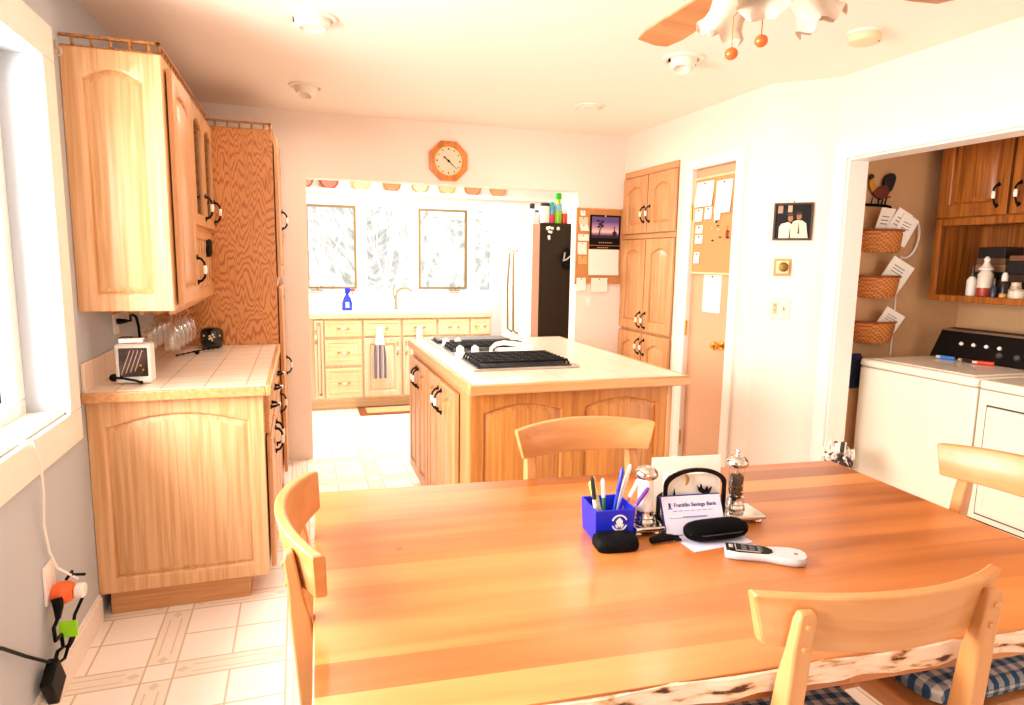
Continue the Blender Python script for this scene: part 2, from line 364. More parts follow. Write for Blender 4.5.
# header wall between dining room and kitchen
OX0, OX1, OZ = .055, 2.05, 1.957
f = MB().box(-.95, OX0, YH, YH+.12, 0, CZ).box(OX1, 2.80, YH, YH+.12, 0, CZ).box(OX0, OX1, YH, YH+.12, OZ, CZ)
struct('wall_back', f, paint, 'cream wall with wide opening to the kitchen', smooth=0)
# kitchen shell
KY = 6.85; KX0, KX1 = .07, 2.02; KZ0, KZ1 = 1.07, 1.985
f = MB().box(-.05, KX0-.012, YH+.12, KY+.1, 0, CZ); struct('wall_kitchen_left', f, white_k, 'white left wall of the kitchen', smooth=0)
f = MB().box(2.72, 2.84, YH+.12, KY+.1, 0, CZ); struct('wall_kitchen_right', f, white_k, 'white right wall of the kitchen', smooth=0)
f = MB().box(KX0-.012, KX0, KY, KY+.12, 0, CZ).box(KX1, 2.72, KY, KY+.12, 0, CZ).box(KX0, KX1, KY, KY+.12, 0, KZ0).box(KX0, KX1, KY, KY+.12, KZ1, CZ)
struct('wall_kitchen_back', f, white_k, 'white kitchen wall around the snowy windows', smooth=0)
w2 = tag(bpy.data.objects.new('window_2', None), 'white kitchen window with gold lined casement sashes', 'window', kind='structure'); C.objects.link(w2)
f = MB().box(KX0, KX1, KY+.01, KY+.07, KZ0, KZ0+.03).box(KX0, KX1, KY+.01, KY+.07, KZ1-.03, KZ1)
for x0, x1 in ((.555, .66), (1.10, 1.19), (1.71, 1.80), (KX1-.03, KX1)): f.box(x0, x1, KY+.01, KY+.07, KZ0+.03, KZ1-.03)
f.build('window_frame', white_k, w2, smooth=0)
for x0, x1 in ((KX0, .555), (1.19, 1.71)):
    f = MB(); y0, y1 = KY-.006, KY+.03; z0, z1 = 1.115, 1.945; b = .020
    f.box(x0, x0+b, y0, y1, z0+b, z1-b).box(x1-b, x1, y0, y1, z0+b, z1-b).box(x0, x1, y0, y1, z0, z0+b).box(x0, x1, y0, y1, z1-b, z1)
    xc = (x1-.14) if x0 > 1 else .16; f.box(xc-.06, xc+.06, y0-.03, y0, z0-.02, z0-.008); f.tube([(xc, y0-.02, z0-.01), (xc+.02, y0-.04, z0+.012), (xc+.05, y0-.045, z0+.03)], .006, 6)
    f.build('casement_stop', gold, w2, smooth=0)
MB().box(KX0, KX1, KY+.04, KY+.044, KZ0+.01, KZ1-.01).build('pane', pane, w2, smooth=0)
# right wall: pantry and door wall
f = MB().box(XR, XR+.12, 3.06, 3.30, 0, CZ).box(XR, XR+.12, 3.30, 3.745, 2.022, CZ).box(XR, XR+.12, 3.745, 3.915, 0, CZ).box(XR, XR+.12, 3.915, 4.675, 2.11, CZ).box(XR, XR+.12, 4.675, YH, 0, CZ)
f.box(XR+.10, XR+.12, 3.915, 4.675, 0, 2.11)
struct('wall_right', f, paint, 'cream wall holding the pantry and the narrow door', smooth=0)
f = MB().box(XR-.015, XR, 3.225, 3.30, 0, 2.09).box(XR-.015, XR, 3.745, 3.82, 0, 2.09).box(XR-.015, XR, 3.30, 3.745, 2.022, 2.09)
struct('trim_2', f, white_p, 'white casing around the narrow tan door', bevel=.003)
# corner (45 degree) wall and laundry opening
f = MB().loft([[(XR, 3.06, z), (2.68, 2.82, z), (2.80, 2.95, z), (XR+.12, 3.19, z)] for z in (0, CZ)])
struct('wall_corner', f, paint, 'short angled cream wall with the photo and thermostat', smooth=0)
LX, LY, LZ = 2.68, 2.73, 1.968
f = MB().box(LX, LX+.12, LY, 2.95, 0, CZ).box(LX, LX+.12, .55, LY, LZ, CZ).box(LX, LX+.12, -1.6, .55, 0, CZ)
struct('wall_laundry', f, paint, 'cream wall with the wide laundry opening', smooth=0)
f = MB().box(LX-.014, LX, LY, LY+.085, 0, LZ).box(LX-.014, LX, .465, LY+.085, LZ, LZ+.085).box(LX-.014, LX, .465, .55, 0, LZ)
f.box(LX, LX+.125, LY-.012, LY, 0, LZ).box(LX, LX+.125, .55, LY-.012, LZ-.012, LZ)
struct('trim_3', f, white_p, 'white casing around the laundry opening', bevel=.003)
f = MB().box(LX+.12, 3.95, 2.95, 3.05, 0, CZ); struct('wall_laundry_far', f, tan_p, 'tan laundry wall behind the hanging baskets', smooth=0)
f = MB().box(3.84, 3.95, .3, 2.95, 0, CZ); struct('wall_laundry_back', f, tan_p, 'tan wall behind the washer and dryer', smooth=0)

# narrow door
t = tag(bpy.data.objects.new('door_1', None), 'narrow flat tan door with a cork board', 'door', kind='structure'); C.objects.link(t)
MB().box(XR+.02, XR+.055, 3.303, 3.742, .008, 2.019).build('door_slab', mat('tan_door_paint', 'd8a680', .5), t, bevel=.002)
f = MB(); f.lathe([(.028, 0), (.028, .006), (.010, .010), (.010, .035), (.024, .042), (.029, .055), (.024, .068), (.006, .073)], (XR+.02, 3.375, .925), 20, (-1, 0, 0)); f.build('door_knob', brass, t)
f = MB()
for z in (.25, 1.0, 1.75): f.cyl((XR-.004, 3.744, z-.05), (XR-.004, 3.744, z+.05), .008)
f.build('hinge', brass, t)

# ------------------------------------------------------------------ dining table and chairs
TAB = (.853, 1.325, 0); TR = math.radians(-4.2)
tb = thing('dining_table', 'large orange wood plank dining table with a rough live edge', 'table', TAB, TR)
def LT(): 
    m = MB(); return m
hx, hy = .862, .497
QN = [(-.003, .871), (1.690, .757), (1.744, 1.743), (.025, 1.889)]   # corners of the slightly tapered top
mb = MB(tb); mb.loft([[(x, y, z) for x, y in QN] for z in (.694, .75)]); mb.build('tabletop', table_mat(), tb, bevel=.004)
# live edge: a lumpy strip along the near side
mb = MB(tb); loops = []; rnd = random.Random(3)
for i in range(120):
    s = .003+.994*i/119; x = QN[0][0]+(QN[1][0]-QN[0][0])*s; y = QN[0][1]+(QN[1][1]-QN[0][1])*s
    o = .006 + .004*math.sin(i*.29) + .003*math.sin(i*.83+1) + rnd.uniform(-.001, .001)
    zt = .7495 - .003*abs(math.sin(i*.16)); zb = .708 + .003*math.sin(i*.4)
    loops.append([(x, y+.002, zb), (x, y-o*.8, zb+.002), (x, y-o, (zb+zt)/2), (x, y-o*.5, zt-.002), (x, y+.002, zt)])
mb.loft(loops); mb.build('live_edge', bark_mat(), tb, smooth=50)
table_w = wood('table_frame_wood', 'c8803c', '9c5a22', axis='X')
mb = LT(); mb.box(-.74, .74, -.40, -.375, .63, .694).box(-.74, .74, .375, .40, .63, .694).box(-.74, -.715, -.375, .375, .63, .694).box(.715, .74, -.375, .375, .63, .694); mb.build('apron', table_w, tb)
for sx in (-1, 1):
    for sy in (-1, 1):
        mb = LT(); x, y = sx*.765, sy*.425
        mb.loft([[(x+dx*k, y+dy*k, z) for dx, dy in ((-1, -1), (1, -1), (1, 1), (-1, 1))] for z, k in ((0, .024), (.35, .03), (.6, .036), (.694, .036))]); mb.build('leg', table_w, tb, bevel=.004)

def chair(label, loc, rz):
    t = thing('dining_chair', label, 'chair', loc, rz, 'beech dining chairs around the table')
    H = .243
    def py(x): return -.288 + .068*(x/H)**2
    # curved back panel
    mb = MB(); loops = []; n = 18; th = .021
    for i in range(n+1):
        s = -1 + 2*i/n
        row = []
        xt = s*H; xb = s*(H-.022)
        zt = .897 + .012*(1-s*s); zb = .805 - .004*(1-s*s)
        for x, z, o in ((xb, zb, 0), (xb, zb+.006, .5), (xt, zt-.006, .5), (xt, zt, 0), (xt, zt, -th), (xt, zt-.006, -th-.0), (xb, zb+.006, -th), (xb, zb, -th+.002)):
            tilt = -(z-.85)*.18
            yy = py(x) + (0 if o == 0 else (.003 if o == .5 else o)) + tilt
            row.append((x, yy, z))
        loops.append(row)
    mb.loft(loops); mb.build('backrest', chair_wx, t, bevel=.003, smooth=35)
    # rear posts rise behind the panel and run down to the floor
    for sx in (-1, 1):
        mb = MB(); L = []
        for z, x, y, wx, wy in ((0, .195, -.315, .013, .015), (.22, .195, -.268, .016, .019), (.43, .193, -.245, .018, .022), (.60, .187, -.256, .017, .022), (.76, .182, -.272, .017, .018), (.815, .181, -.280, .017, .012), (.870, .180, -.288, .0165, .0105), (.886, .180, -.289, .013, .007)):
            L.append([(sx*x+dx*wx, y+dy*wy, z) for dx, dy in ((-1, -1), (1, -1), (1, 1), (-1, 1))])
        mb.loft(L); p = mb.build('post', chair_w, t, bevel=.004)
        for z, y in ((.862, -.3000), (.822, -.2950)): m2 = MB(); m2.lathe([(.006, 0), (.006, .003), (.004, .0045)], (sx*.1805, y+.002, z), 10, (0, -1, 0)); m2.build('screw_plug', chair_w, p)
        mb = MB(); mb.loft([[(sx*.195+dx*k, .235+dy*k, z) for dx, dy in ((-1, -1), (1, -1), (1, 1), (-1, 1))] for z, k in ((0, .014), (.4, .019), (.41, .019))]); mb.build('leg', chair_w, t, bevel=.003)
        mb = MB(); mb.tube([(sx*.195, -.25, .20), (sx*.195, .235, .20)], .010, 8); mb.build('stretcher', chair_w, t)
    mb = MB(); mb.tube([(-.19, .0, .20), (.19, .0, .20)], .010, 8); mb.build('stretcher', chair_w, t)
    mb = MB(); o = [(-.2, -.225), (.2, -.225), (.222, 0), (.222, .255), (.19, .28), (-.19, .28), (-.222, .255), (-.222, 0)]
    mb.loft([[(x, y, .375) for x, y in o], [(x, y, .43) for x, y in o]]); mb.build('seat', chair_wx, t, bevel=.006)
    return t
chairs = [
    ('beech chair beyond the table in front of the island', (.872, 1.635, 0), PI, 'far side seat'),
    ('beech chair at the left end, its curved back seen from its edge', (.255, 1.385, 0), -PI/2, 'left end seat'),
    ('beech chair at the right end beside the white dryer', (1.585, 1.168, 0), PI/2, 'right end seat'),
    ('pale beech chair nearest the camera, its back turned to us', (.945, 1.032, 0), math.radians(-5.2), 'near seat')]
cl = {0: 'gingham cushion on the chair beyond the table', 1: 'gingham cushion on the chair at the left end', 2: 'blue and white gingham cushion on the chair at the right end', 3: 'shaded dark blue gingham cushion on the nearest chair'}
for k, (lb, loc, rz, _) in enumerate(chairs):
    chair(lb, loc, rz)
    if k < 2: continue   # the table hides any cushion there
    mb = MB(); o = []
    for i in range(40):
        a = 2*PI*i/40; ca, sa = math.cos(a), math.sin(a); e = .28
        o.append((.205*abs(ca)**e*(1 if ca > 0 else -1), .025+.225*abs(sa)**e*(1 if sa > 0 else -1)))
    mb.loft([[(x*s, .025+(y-.025)*s, z) for x, y in o] for s, z in ((.93, .432), (.985, .438), (1, .452), (.985, .468), (.93, .478), (.8, .483), (.4, .486), (.05, .487))])
    c = mb.build('seat_cushion', ging, None); c.location = loc; c.rotation_euler = (0, 0, rz); tag(c, cl[k], 'cushion', 'gingham seat cushions')

# ------------------------------------------------------------------ left run: base cabinet, counter, wall cabinet, tall cabinet
E0 = XL+.001   # face of the left wall
t = thing('base_cabinet', 'oak base cabinet with arched end panel by the backlit wall', 'cabinet', (E0, 2.76, 0))
MB(t).box(E0, -.155, 2.78, 4.03, .10, .872).build('carcass', oak, t)
f = panel_front(MB(t, fny(E0, 2.78, .10)), .625, .772, .022, .055, .045, 0, 0); f.build('end_panel', wood('oak_window_lit', 'e0b284', 'cc9862'), t, smooth=30)  # end panel oak made paler, window light put into the colour
MB(t).box(E0+.03, -.235, 2.79, 4.03, 0, .10).build('toe_kick', oak_h, t)
M = fx(-.155, 0, 0)
ys = [2.80, 3.21, 3.62]; wd = .39
for i, y in enumerate(ys):
    drawer(t, M, y, .70, wd, .155, oak_y)
    door(t, M, y, .115, wd, .565, oak, handle=(y+(.05 if i % 2 else wd-.05), .58, False), rise=.03)
t = thing('tiled_countertop', 'cream tiled worktop with oak edge on the left cabinet', 'countertop', (E0, 2.75, .873))
ct = tile_mat('cream_worktop_tile', 'e9d3bc', 'c4a486', .152)
MB(t).box(E0+.012, -.142, 2.735, 4.035, .874, .915).build('tile_surface', ct, t)
MB(t).box(-.142, -.120, 2.712, 4.035, .873, .917).box(E0, -.142, 2.712, 2.735, .873, .912).build('edge_strip', oak_y, t, bevel=.004)
MB(t).box(E0, E0+.012, 2.735, 4.035, .874, 1.02).build('backsplash', ct, t, bevel=.002)

UZ0, UZ1, UX, UY0, UY1 = 1.21, 2.142, -.46, 2.765, 4.035
t = thing('wall_cabinet', 'oak wall cabinet with arched end panel and small gallery rail', 'cabinet', (E0, UY0, UZ0))
m = MB(t)   # solid half, then glazed half as an open box with a cubby below
ym = 3.29
m.box(E0, UX, UY0+.022, ym, UZ0, UZ1)
m.box(E0, E0+.012, ym, UY1, UZ0, UZ1).box(E0+.012, UX-.02, ym, UY1, UZ0, UZ0+.03).box(E0+.012, UX, ym, UY1, UZ1-.03, UZ1).box(E0+.012, UX-.02, UY1-.02, UY1, UZ0+.03, UZ1-.03).box(E0+.012, UX-.02, ym, UY1-.02, 1.52, 1.55)
m.box(UX-.02, UX, ym, UY1, 1.505, 1.565).box(UX-.02, UX, ym, UY1, UZ0, UZ0+.055)
m.build('carcass', oak, t)
panel_front(MB(t, fny(E0, UY0+.022, UZ0)), UX-E0, UZ1-UZ0, .022, .06, .035).build('end_panel', wood('oak_window_lit', '0', '0'), t, smooth=30)
M = fx(UX, 0, 0)
door(t, M, UY0+.055, UZ0+.02, .44, .88, oak, handle=(UY0+.45, 1.36), rise=.035)
for y0 in (3.31, 3.665):
    w = .345; z0, h = 1.565, .545
    m = MB(t, M)
    o = rect_loop(y0, y0+w, z0, z0+h); a = arch_loop(y0+.05, y0+w-.05, z0+.05, z0+h-.05, .035)
    z = lambda l, d: [(p[0], p[1], d) for p in l]
    m.loft([z(a, 0), z(o, 0), z(o, .02), z(a, .02), z(a, 0)], False, False)
    d = m.build('door', oak, t, smooth=30)
    m = MB(t, M); m.loft([z(arch_loop(y0+.047, y0+w-.047, z0+.047, z0+h-.047, .035), .008), z(arch_loop(y0+.047, y0+w-.047, z0+.047, z0+h-.047, .035), .011)]); m.build('pane', pane_t, d, smooth=0)
    pull(d, M, y0+(w-.025 if y0 < 3.5 else w-.025), 1.66, .02)
m = MB(t)
for i in range(8):
    y = ym+.06+i*.085
    if y < UY1-.03: m.lathe([(.007, 0), (.010, .03), (.006, .06), (.011, .14), (.006, .2), (.010, .23), (.007, .262)], (UX-.012, y, UZ0+.04), 10)
m.build('spindle', oak, t)
def gallery(t, pts, z, n):
    r = MB(t)
    for a, b in zip(pts, pts[1:]):
        x0, x1 = min(a[0], b[0])-.008, max(a[0], b[0])+.008; y0, y1 = min(a[1], b[1])-.008, max(a[1], b[1])+.008
        r.box(x0, x1, y0, y1, z+.034, z+.044).box(x0, x1, y0, y1, z, z+.006)
    g = r.build('gallery_rail', oak_rail, t, bevel=.002)
    for (a, b), k in zip(zip(pts, pts[1:]), n):
        for i in range(k):
            s = (i+.5)/k; s_ = MB(t)
            s_.lathe([(.004, 0), (.007, .004), (.004, .009), (.0065, .016), (.004, .023), (.007, .027), (.004, .030)], (a[0]+(b[0]-a[0])*s, a[1]+(b[1]-a[1])*s, z+.005), 8); s_.build('spindle', oak_rail, g)
gallery(t, [(E0+.01, UY0+.012), (UX-.008, UY0+.012), (UX-.008, UY1-.01)], UZ1, (5, 22))
m = MB(t)
for k in range(5): m.box(E0+.04+k*.055, E0+.055+k*.055, 3.0, 4.02, UZ0-.032, UZ0)
m.build('stemware_rack', oak_y, t)
# hanging wine glasses
spots = [(3.15, 1), (3.25, 0), (3.26, 1), (3.37, 0), (3.37, 1), (3.48, 1), (3.48, 0), (3.60, 1), (3.60, 0)]
for k, (y, c) in enumerate(spots):
    x = E0+.13+c*.11
    m = MB(); prof = [(.033, .0), (.033, -.002), (.006, -.008), (.004, -.02), (.004, -.085), (.010, -.095), (.030, -.115), (.036, -.145), (.034, -.175), (.030, -.200), (.0285, -.200), (.032, -.175), (.034, -.145), (.028, -.117), (.008, -.098)]
    m.lathe(prof, (0, 0, 0), 20, (0, 0, 1), False); g = m.build('wine_glass', clear, None); g.location = (x, y, UZ0-.001)
    tag(g, 'clear stemmed wine glass hanging upside down under the wall cabinet', 'wine glass', 'wine glasses hanging under the cabinet')
# dark box and odds in the open cubby
m = MB(); m.box(-.56, -.45, 3.83, 3.95, 1.415, 1.515); tag(m.build('black_radio', black, None, bevel=.018), 'small black rounded box tucked in the open cubby', 'radio')
for k, (y, h, c, lb) in enumerate(((3.45, .16, '6a3a18', 'dark brown bottle in the open cubby below the glass doors'), (3.62, .13, 'caa070', 'tan lidded pot in the open cubby below the glass doors'))):
    m = MB(); m.lathe([(.03, 0), (.032, .01), (.032, h*.6), (.014, h*.75), (.014, h)], (-.56, y, UZ0+.031), 16)
    tag(m.build('bottle', mat('cubby_item_%d' % k, c, .3), None), lb, 'bottle')

TX = -.128
t = thing('tall_cabinet', 'tall oak pantry cabinet with bold grained side beyond the worktop', 'cabinet', (E0, 4.04, 0))
MB(t).box(E0, TX-.001, 4.06, YH-.002, .10, 2.125).box(E0+.02, TX-.06, 4.06, YH-.002, 0, .10).build('carcass', oak, t)
MB(t).box(E0, TX, 4.04, 4.06, 0, 2.125).build('side_panel', oak_ply, t)
M = fx(TX, 0, 0)
door(t, M, 4.075, 1.30, .60, .80, oak, handle=(4.60, 1.66), rise=.04)
door(t, M, 4.075, .12, .60, 1.13, oak, handle=(4.60, .70), rise=.04)
gallery(t, [(E0+.01, 4.052), (TX-.01, 4.052), (TX-.01, YH-.02)], 2.125, (10, 10))

# worktop things
t = thing('toaster', 'small white toaster with dark mirror end on the tiled worktop', 'toaster', (-.63, 2.95, .9155))
x0, x1, y0, y1 = -.697, -.570, 2.862, 2.945
MB(t).box(x0, x1, y0, y1, .9165, 1.075).build('body', white_pl, t, bevel=.010)
m = MB(t); m.box(x0+.015, x1-.012, y0-.004, y0+.003, .945, 1.058); pn = m.build('end_plate', mat('dark_mirror', '3a2c2a', .12, metal=.6), t, bevel=.002)
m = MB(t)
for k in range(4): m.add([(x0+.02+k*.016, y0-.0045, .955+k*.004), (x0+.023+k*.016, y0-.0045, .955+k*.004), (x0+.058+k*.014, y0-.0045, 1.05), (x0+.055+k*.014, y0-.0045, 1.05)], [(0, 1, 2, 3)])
m.build('reflection_stripe', mat('painted_reflection', 'd8b49a', .3), pn, smooth=0)  # mirror reflections painted as pale stripes on the end plate
MB(t).box(x0+.012, x1-.025, y0+.012, y1-.012, 1.075, 1.098).build('lid', chrome, t, bevel=.004)
m = MB(t)
for k in (0, 1): m.ball((x1-.036+k*.008, y0-.005, .99+k*-.018), .006, 8)
m.build('knob', brass, t)
m = MB(t); m.tube([(x0-.012, y0+.03, .938), (x0-.004, y0-.012, .945), (x0+.03, y0-.016, .942), (x0+.075, y0-.014, .930), (x0+.090, y0-.010, .921)], .005, 8); m.ball((x0-.012, y0+.02, .940), .016, 10); m.ball((x0+.09, y0-.01, .922), .008, 8)
m.build('cord', black, t)
m = MB(t); m.tube([(E0+.03, 3.24, 1.13), (-.712, 3.225, 1.135), (-.70, 3.17, 1.17), (-.655, 3.06, 1.165), (-.635, 3.0, 1.13), (-.625, 2.965, 1.08), (-.63, 2.955, 1.04), (-.63, 2.944, 1.03)], .0055, 8); m.cyl((E0+.012, 3.24, 1.13), (E0+.05, 3.24, 1.132), .014, .008)
m.build('power_cord', black, t)
m = MB(); m.box(E0, E0+.009, 3.20, 3.275, 1.075, 1.185); tag(m.build('outlet_plate', white_pl, None, bevel=.002), 'white outlet plate under the wall cabinet above the toaster', 'outlet')
m = MB(); m.lathe([(.044, 0), (.054, .008), (.059, .03), (.059, .08), (.054, .100), (.040, .109), (.036, .107)], (0, 0, 0), 28)
jar = thing('cookie_jar', 'round black jar with a gold flower on the tiled worktop', 'jar', (-.475, 3.94, .9155)); m.build('body', mat('black_glaze', '050404', .15, coat=.3), jar)
m = MB(); m.lathe([(.037, .1092), (.032, .112), (.002, .113)], (0, 0, 0), 20); m.build('lid', mat('black_glaze', '0'), jar)
m = MB()
for a, zz in ((-.012, .07), (.004, .078), (-.004, .06), (.010, .064), (.0, .048), (-.014, .055), (.036, .07), (-.04, .072)): m.ball((a+.007, -math.sqrt(max(.0005, .058**2-(a+.007)**2))-.001, zz), .006, 8, (1, .4, 1))
m.build('flower_motif', mat('gold_paint', 'e8d0a0', .4), jar)
m = MB(); pts = []
for i in range(61):
    s = i/60; pts.append((-.60+.17*s, 3.56+.30*s, .9215+.004*math.sin(s*PI)+ .0))
    pts[-1] = (pts[-1][0]+.010*math.sin(s*55), pts[-1][1]+.010*math.cos(s*55), pts[-1][2]+.004*(1+math.sin(s*55)))
m.tube(pts, .0035, 6); m.ball((-.515, 3.66, .928), .012, 10)
tag(m.build('coiled_cord', black, None), 'coiled black cord lying on the tiled worktop near the jar', 'cord')
# ------------------------------------------------------------------ island
IX0, IX1, IY0, IY1 = .668, 1.625, 2.60, 4.06
t = thing('island_cabinet', 'oak kitchen island with arched end panels and four side doors', 'cabinet', (IX0, IY0, 0))
MB(t).box(IX0, IX1, IY0+.02, IY1, .09, .872).build('carcass', oak, t)
MB(t).box(IX0+.05, IX1-.03, IY0+.05, IY1-.03, 0, .09).build('toe_kick', oak_h, t)
isl = wood('oak_island_end_shaded', 'c4803c', 'ac682c')  # island end oak darkened, its shade put into the colour
M = fny(IX0, IY0+.02, .09)
panel_front(MB(t, M), .475, .782, .022, .055, .035).build('end_panel', isl, t, smooth=30)
panel_front(MB(t, fny(IX0+.475, IY0+.02, .09)), .475, .782, .022, .05, .035).build('end_panel', isl, t, smooth=30)
MB(t).box(IX1-.012, IX1+.012, IY0-.006, IY0+.025, 0, .872).build('corner_strip', oak, t, bevel=.003)
M = fnx(IX0, 0, 0)
for y, hnd in ((3.095, 'L'), (3.425, 'R'), (3.745, 'L'), (4.045, 'R')):   # u runs towards -y
    w = .315 if y < 3.5 else .295
    u0 = -y
    hc = (u0+.03) if hnd == 'L' else (u0+w-.03)
    door(t, M, u0, .115, w, .715, oak, handle=(hc, .735), rise=.03, st=.05)
t = thing('island_worktop', 'cream tiled island worktop with oak edge overhanging right side', 'countertop', (IX0, IY0, .873))
wx0, wx1, wy0, wy1 = .642, 1.682, 2.515, 4.10
MB(t).box(wx0+.022, wx1-.022, wy0+.022, wy1-.022, .874, .916).build('tile_surface', tile_mat('island_tile', 'efdcc6', 'dcc4a8', .152, .25), t)
m = MB(t); z0, z1 = .873, .917
m.box(wx0, wx1, wy0, wy0+.022, z0, z1).box(wx0, wx1, wy1-.022, wy1, z0, z1).box(wx0, wx0+.022, wy0+.022, wy1-.022, z0, z1).box(wx1-.022, wx1, wy0+.022, wy1-.022, z0, z1)
m.build('edge_strip', oak_h, t, bevel=.006)

t = thing('cooktop', 'white gas cooktop with black grates set into the island', 'cooktop', (1.0, 3.4, .917))
cx0, cx1, cy0, cy1 = .745, 1.265, 2.85, 4.02
m = MB(t); m.box(cx0, cx1, cy0, cy1, .9175, .924); m.build('pan', ceram, t, bevel=.003)
m = MB(t); m.box(cx0-.003, cx1+.006, cy0-.012, cy0, .9172, .927).box(cx0-.003, cx1+.006, cy1, cy1+.012, .9172, .927).box(cx1, cx1+.008, cy0, cy1, .9172, .927); m.build('trim', steel, t, bevel=.002)
grate = mat('cast_iron', '060505', .6, spec=.2)
def bay(y0, y1, n, flat=False):
    m = MB(t); gx0, gx1 = cx0+.035, cx1-.03
    m.box(gx0-.01, gx1+.01, y0, y1, .924, .929)
    tray = m.build('burner_tray', mat('dark_enamel', '0e0b0a', .4) if not flat else grate, t, bevel=.004)
    if flat:
        m = MB(t); m.box(gx0, gx1, y0+.012, y1-.012, .9295, .944); m.build('griddle', mat('griddle_grey', '3c332c', .45), t, bevel=.008); return
    m = MB(t)
    for i in range(n):
        y = y0+.02+(y1-y0-.04)*i/(n-1); m.tube([(gx0, y, .930), (gx0+.01, y, .951), (gx1-.01, y, .951), (gx1, y, .930)], .007, 6)
    for i in range(9):
        x = gx0+.02+(gx1-gx0-.04)*i/8; m.tube([(x, y0+.02, .949), (x, y1-.02, .949)], .006, 6)
    m.build('grate', grate, t, smooth=50)
    for i in range(2):
        x = gx0+(gx1-gx0)*(.27+.46*i); m = MB(t); m.lathe([(.055, .929), (.055, .933), (.042, .934), (.040, .944), (.012, .946)], (x, (y0+y1)/2, 0), 20); m.build('burner', mat('burner_cap', '1c1816', .4), t)
bay(2.868, 3.20, 7); bay(3.44, 3.65, 5); bay(3.80, 4.0, 6, True)
for x, y in ((.808, 3.37), (.888, 3.36), (.808, 3.73), (.878, 3.72)):
    m = MB(t); m.lathe([(.028, .9242), (.028, .930), (.023, .932), (.020, .960), (.008, .963)], (x, y, 0), 18); m.box(x-.005, x+.005, y-.022, y+.022, .958, .968); m.build('knob', ceram, t, bevel=.001)
m = MB(t); m.tube([(.965, 3.33, .925), (.97, 3.33, .955), (.995, 3.33, .975), (1.04, 3.33, .982), (1.10, 3.33, .975), (1.19, 3.33, .958), (1.2, 3.33, .948)], [.009, .010, .012, .013, .014, .018, .014], 8); m.build('vent_handle', ceram, t)
m = MB(t); m.box(1.01, 1.23, 3.26, 3.40, .9245, .948); m.build('vent_cover', ceram, t, bevel=.008)

# ------------------------------------------------------------------ kitchen run below the window
KF = 6.215
PULL[:] = [mat('kitchen_pull_gold', 'b08a50', .4, metal=.3), ceram]
t = thing('sink_cabinet', 'pale oak kitchen cabinet run of drawers below the window', 'cabinet', (KX0, KF, 0))
kx = lambda px: .097 + (px-312)*.00919
MB(t).box(KX0+.004, 1.80, KF, KY-.002, .10, .872).build('carcass', oak_pale, t)
MB(t).box(KX0+.004, 1.80, KF+.06, KY-.002, 0, .10).build('toe_kick', oak_pale_h, t)
M = fny(0, KF, 0)
door(t, M, kx(313.5), .12, .08, .73, oak_pale, handle=(kx(314.8), .70), rise=0, st=.015)
a, b = kx(323.5), kx(360)
for z, h in ((.70, .15), (.43, .24), (.12, .28)): drawer(t, M, a, z, b-a, h, oak_pale_h)
for p0, p1 in ((362, 399.5), (402, 437), (439.5, 473), (474.5, 496)):
    a, b = kx(p0), kx(p1); drawer(t, M, a, .70, b-a, .15, oak_pale_h)
    door(t, M, a, .12, b-a, .56, oak_pale, handle=((b-.03 if p0 in (362, 439.5) else a+.03), .58), rise=.0, st=.05)
PULL[:] = [blackm, ceram]
t = thing('sink_worktop', 'white kitchen worktop with pale wood edge below the window', 'countertop', (KX0, KF, .873))
MB(t).box(KX0+.003, 1.80, KF-.015, KY-.002, .874, .914).build('tile_surface', white_k, t)
MB(t).box(KX0+.003, 1.80, KF-.030, KF-.015, .868, .912).build('edge_strip', oak_pale_h, t, bevel=.003)
MB(t).box(KX0+.003, 1.80, KY-.014, KY-.001, .9145, 1.065).build('backsplash', white_k, t)
# faucet
t = thing('faucet', 'brass gooseneck kitchen faucet at the sink below the window', 'faucet', (.93, 6.70, .9145))
m = MB(); fx0 = Vector((0, 0, 0)); m.lathe([(.03, 0), (.03, .012), (.018, .02)], (0, 0, 0), 16)
m.tube([(0, 0, .01), (0, 0, .12), (.01, -.01, .18), (.05, -.05, .215), (.11, -.10, .215), (.14, -.13, .19)], .013, 10); nick = mat('aged_nickel', '8e8866', .4, metal=.4); m.build('spout', nick, t)
m = MB(); m.tube([(-.015, 0, .10), (-.03, 0, .2), (-.01, .01, .25)], [.01, .008, .007], 8); m.build('lever', nick, t)
# spray bottle
t = thing('spray_bottle', 'blue spray cleaner bottle with red nozzle on the kitchen worktop', 'bottle', (.435, 6.56, .9145))
bl = mat('blue_cleaner', '1a2cc4', .2)
m = MB(); m.loft([[(math.cos(a)*r*1.0, math.sin(a)*r*.6, z) for a in [2*PI*k/20 for k in range(20)]] for r, z in ((.045, 0), (.05, .01), (.05, .07), (.042, .10), (.034, .125), (.018, .15), (.014, .165))]); m.build('body', bl, t)
m = MB(); m.box(-.018, .018, -.031, -.0285, .03, .085); m.build('paper_label', mat('label_cyan', '8cc8e8', .6), t, bevel=.001)
m = MB(); m.loft([[(x+dx*w, dy*.016, z+dz) for dx, dy, dz in ((-1, -1, 0), (1, -1, 0), (1, 1, 0), (-1, 1, 0))] for x, w, z in ((0, .018, .165), (.005, .026, .185), (.01, .030, .21), (.0, .018, .222))]); m.build('trigger_head', bl, t, bevel=.003)
m = MB(); m.tube([(.035, 0, .20), (.075, 0, .20)], [.012, .016], 10); m.tube([(.045, 0, .19), (.055, 0, .155)], .006, 6); m.build('nozzle', mat('red_plastic', 'd83a24', .35), t)
m = MB(); m.lathe([(.035, 0), (.036, .03), (.032, .035)], (.33, 6.55, .9145), 16); tag(m.build('sponge_dish', mat('olive_dish', 'cfc6a0', .5), None), 'small pale dish left of the blue spray bottle', 'dish')
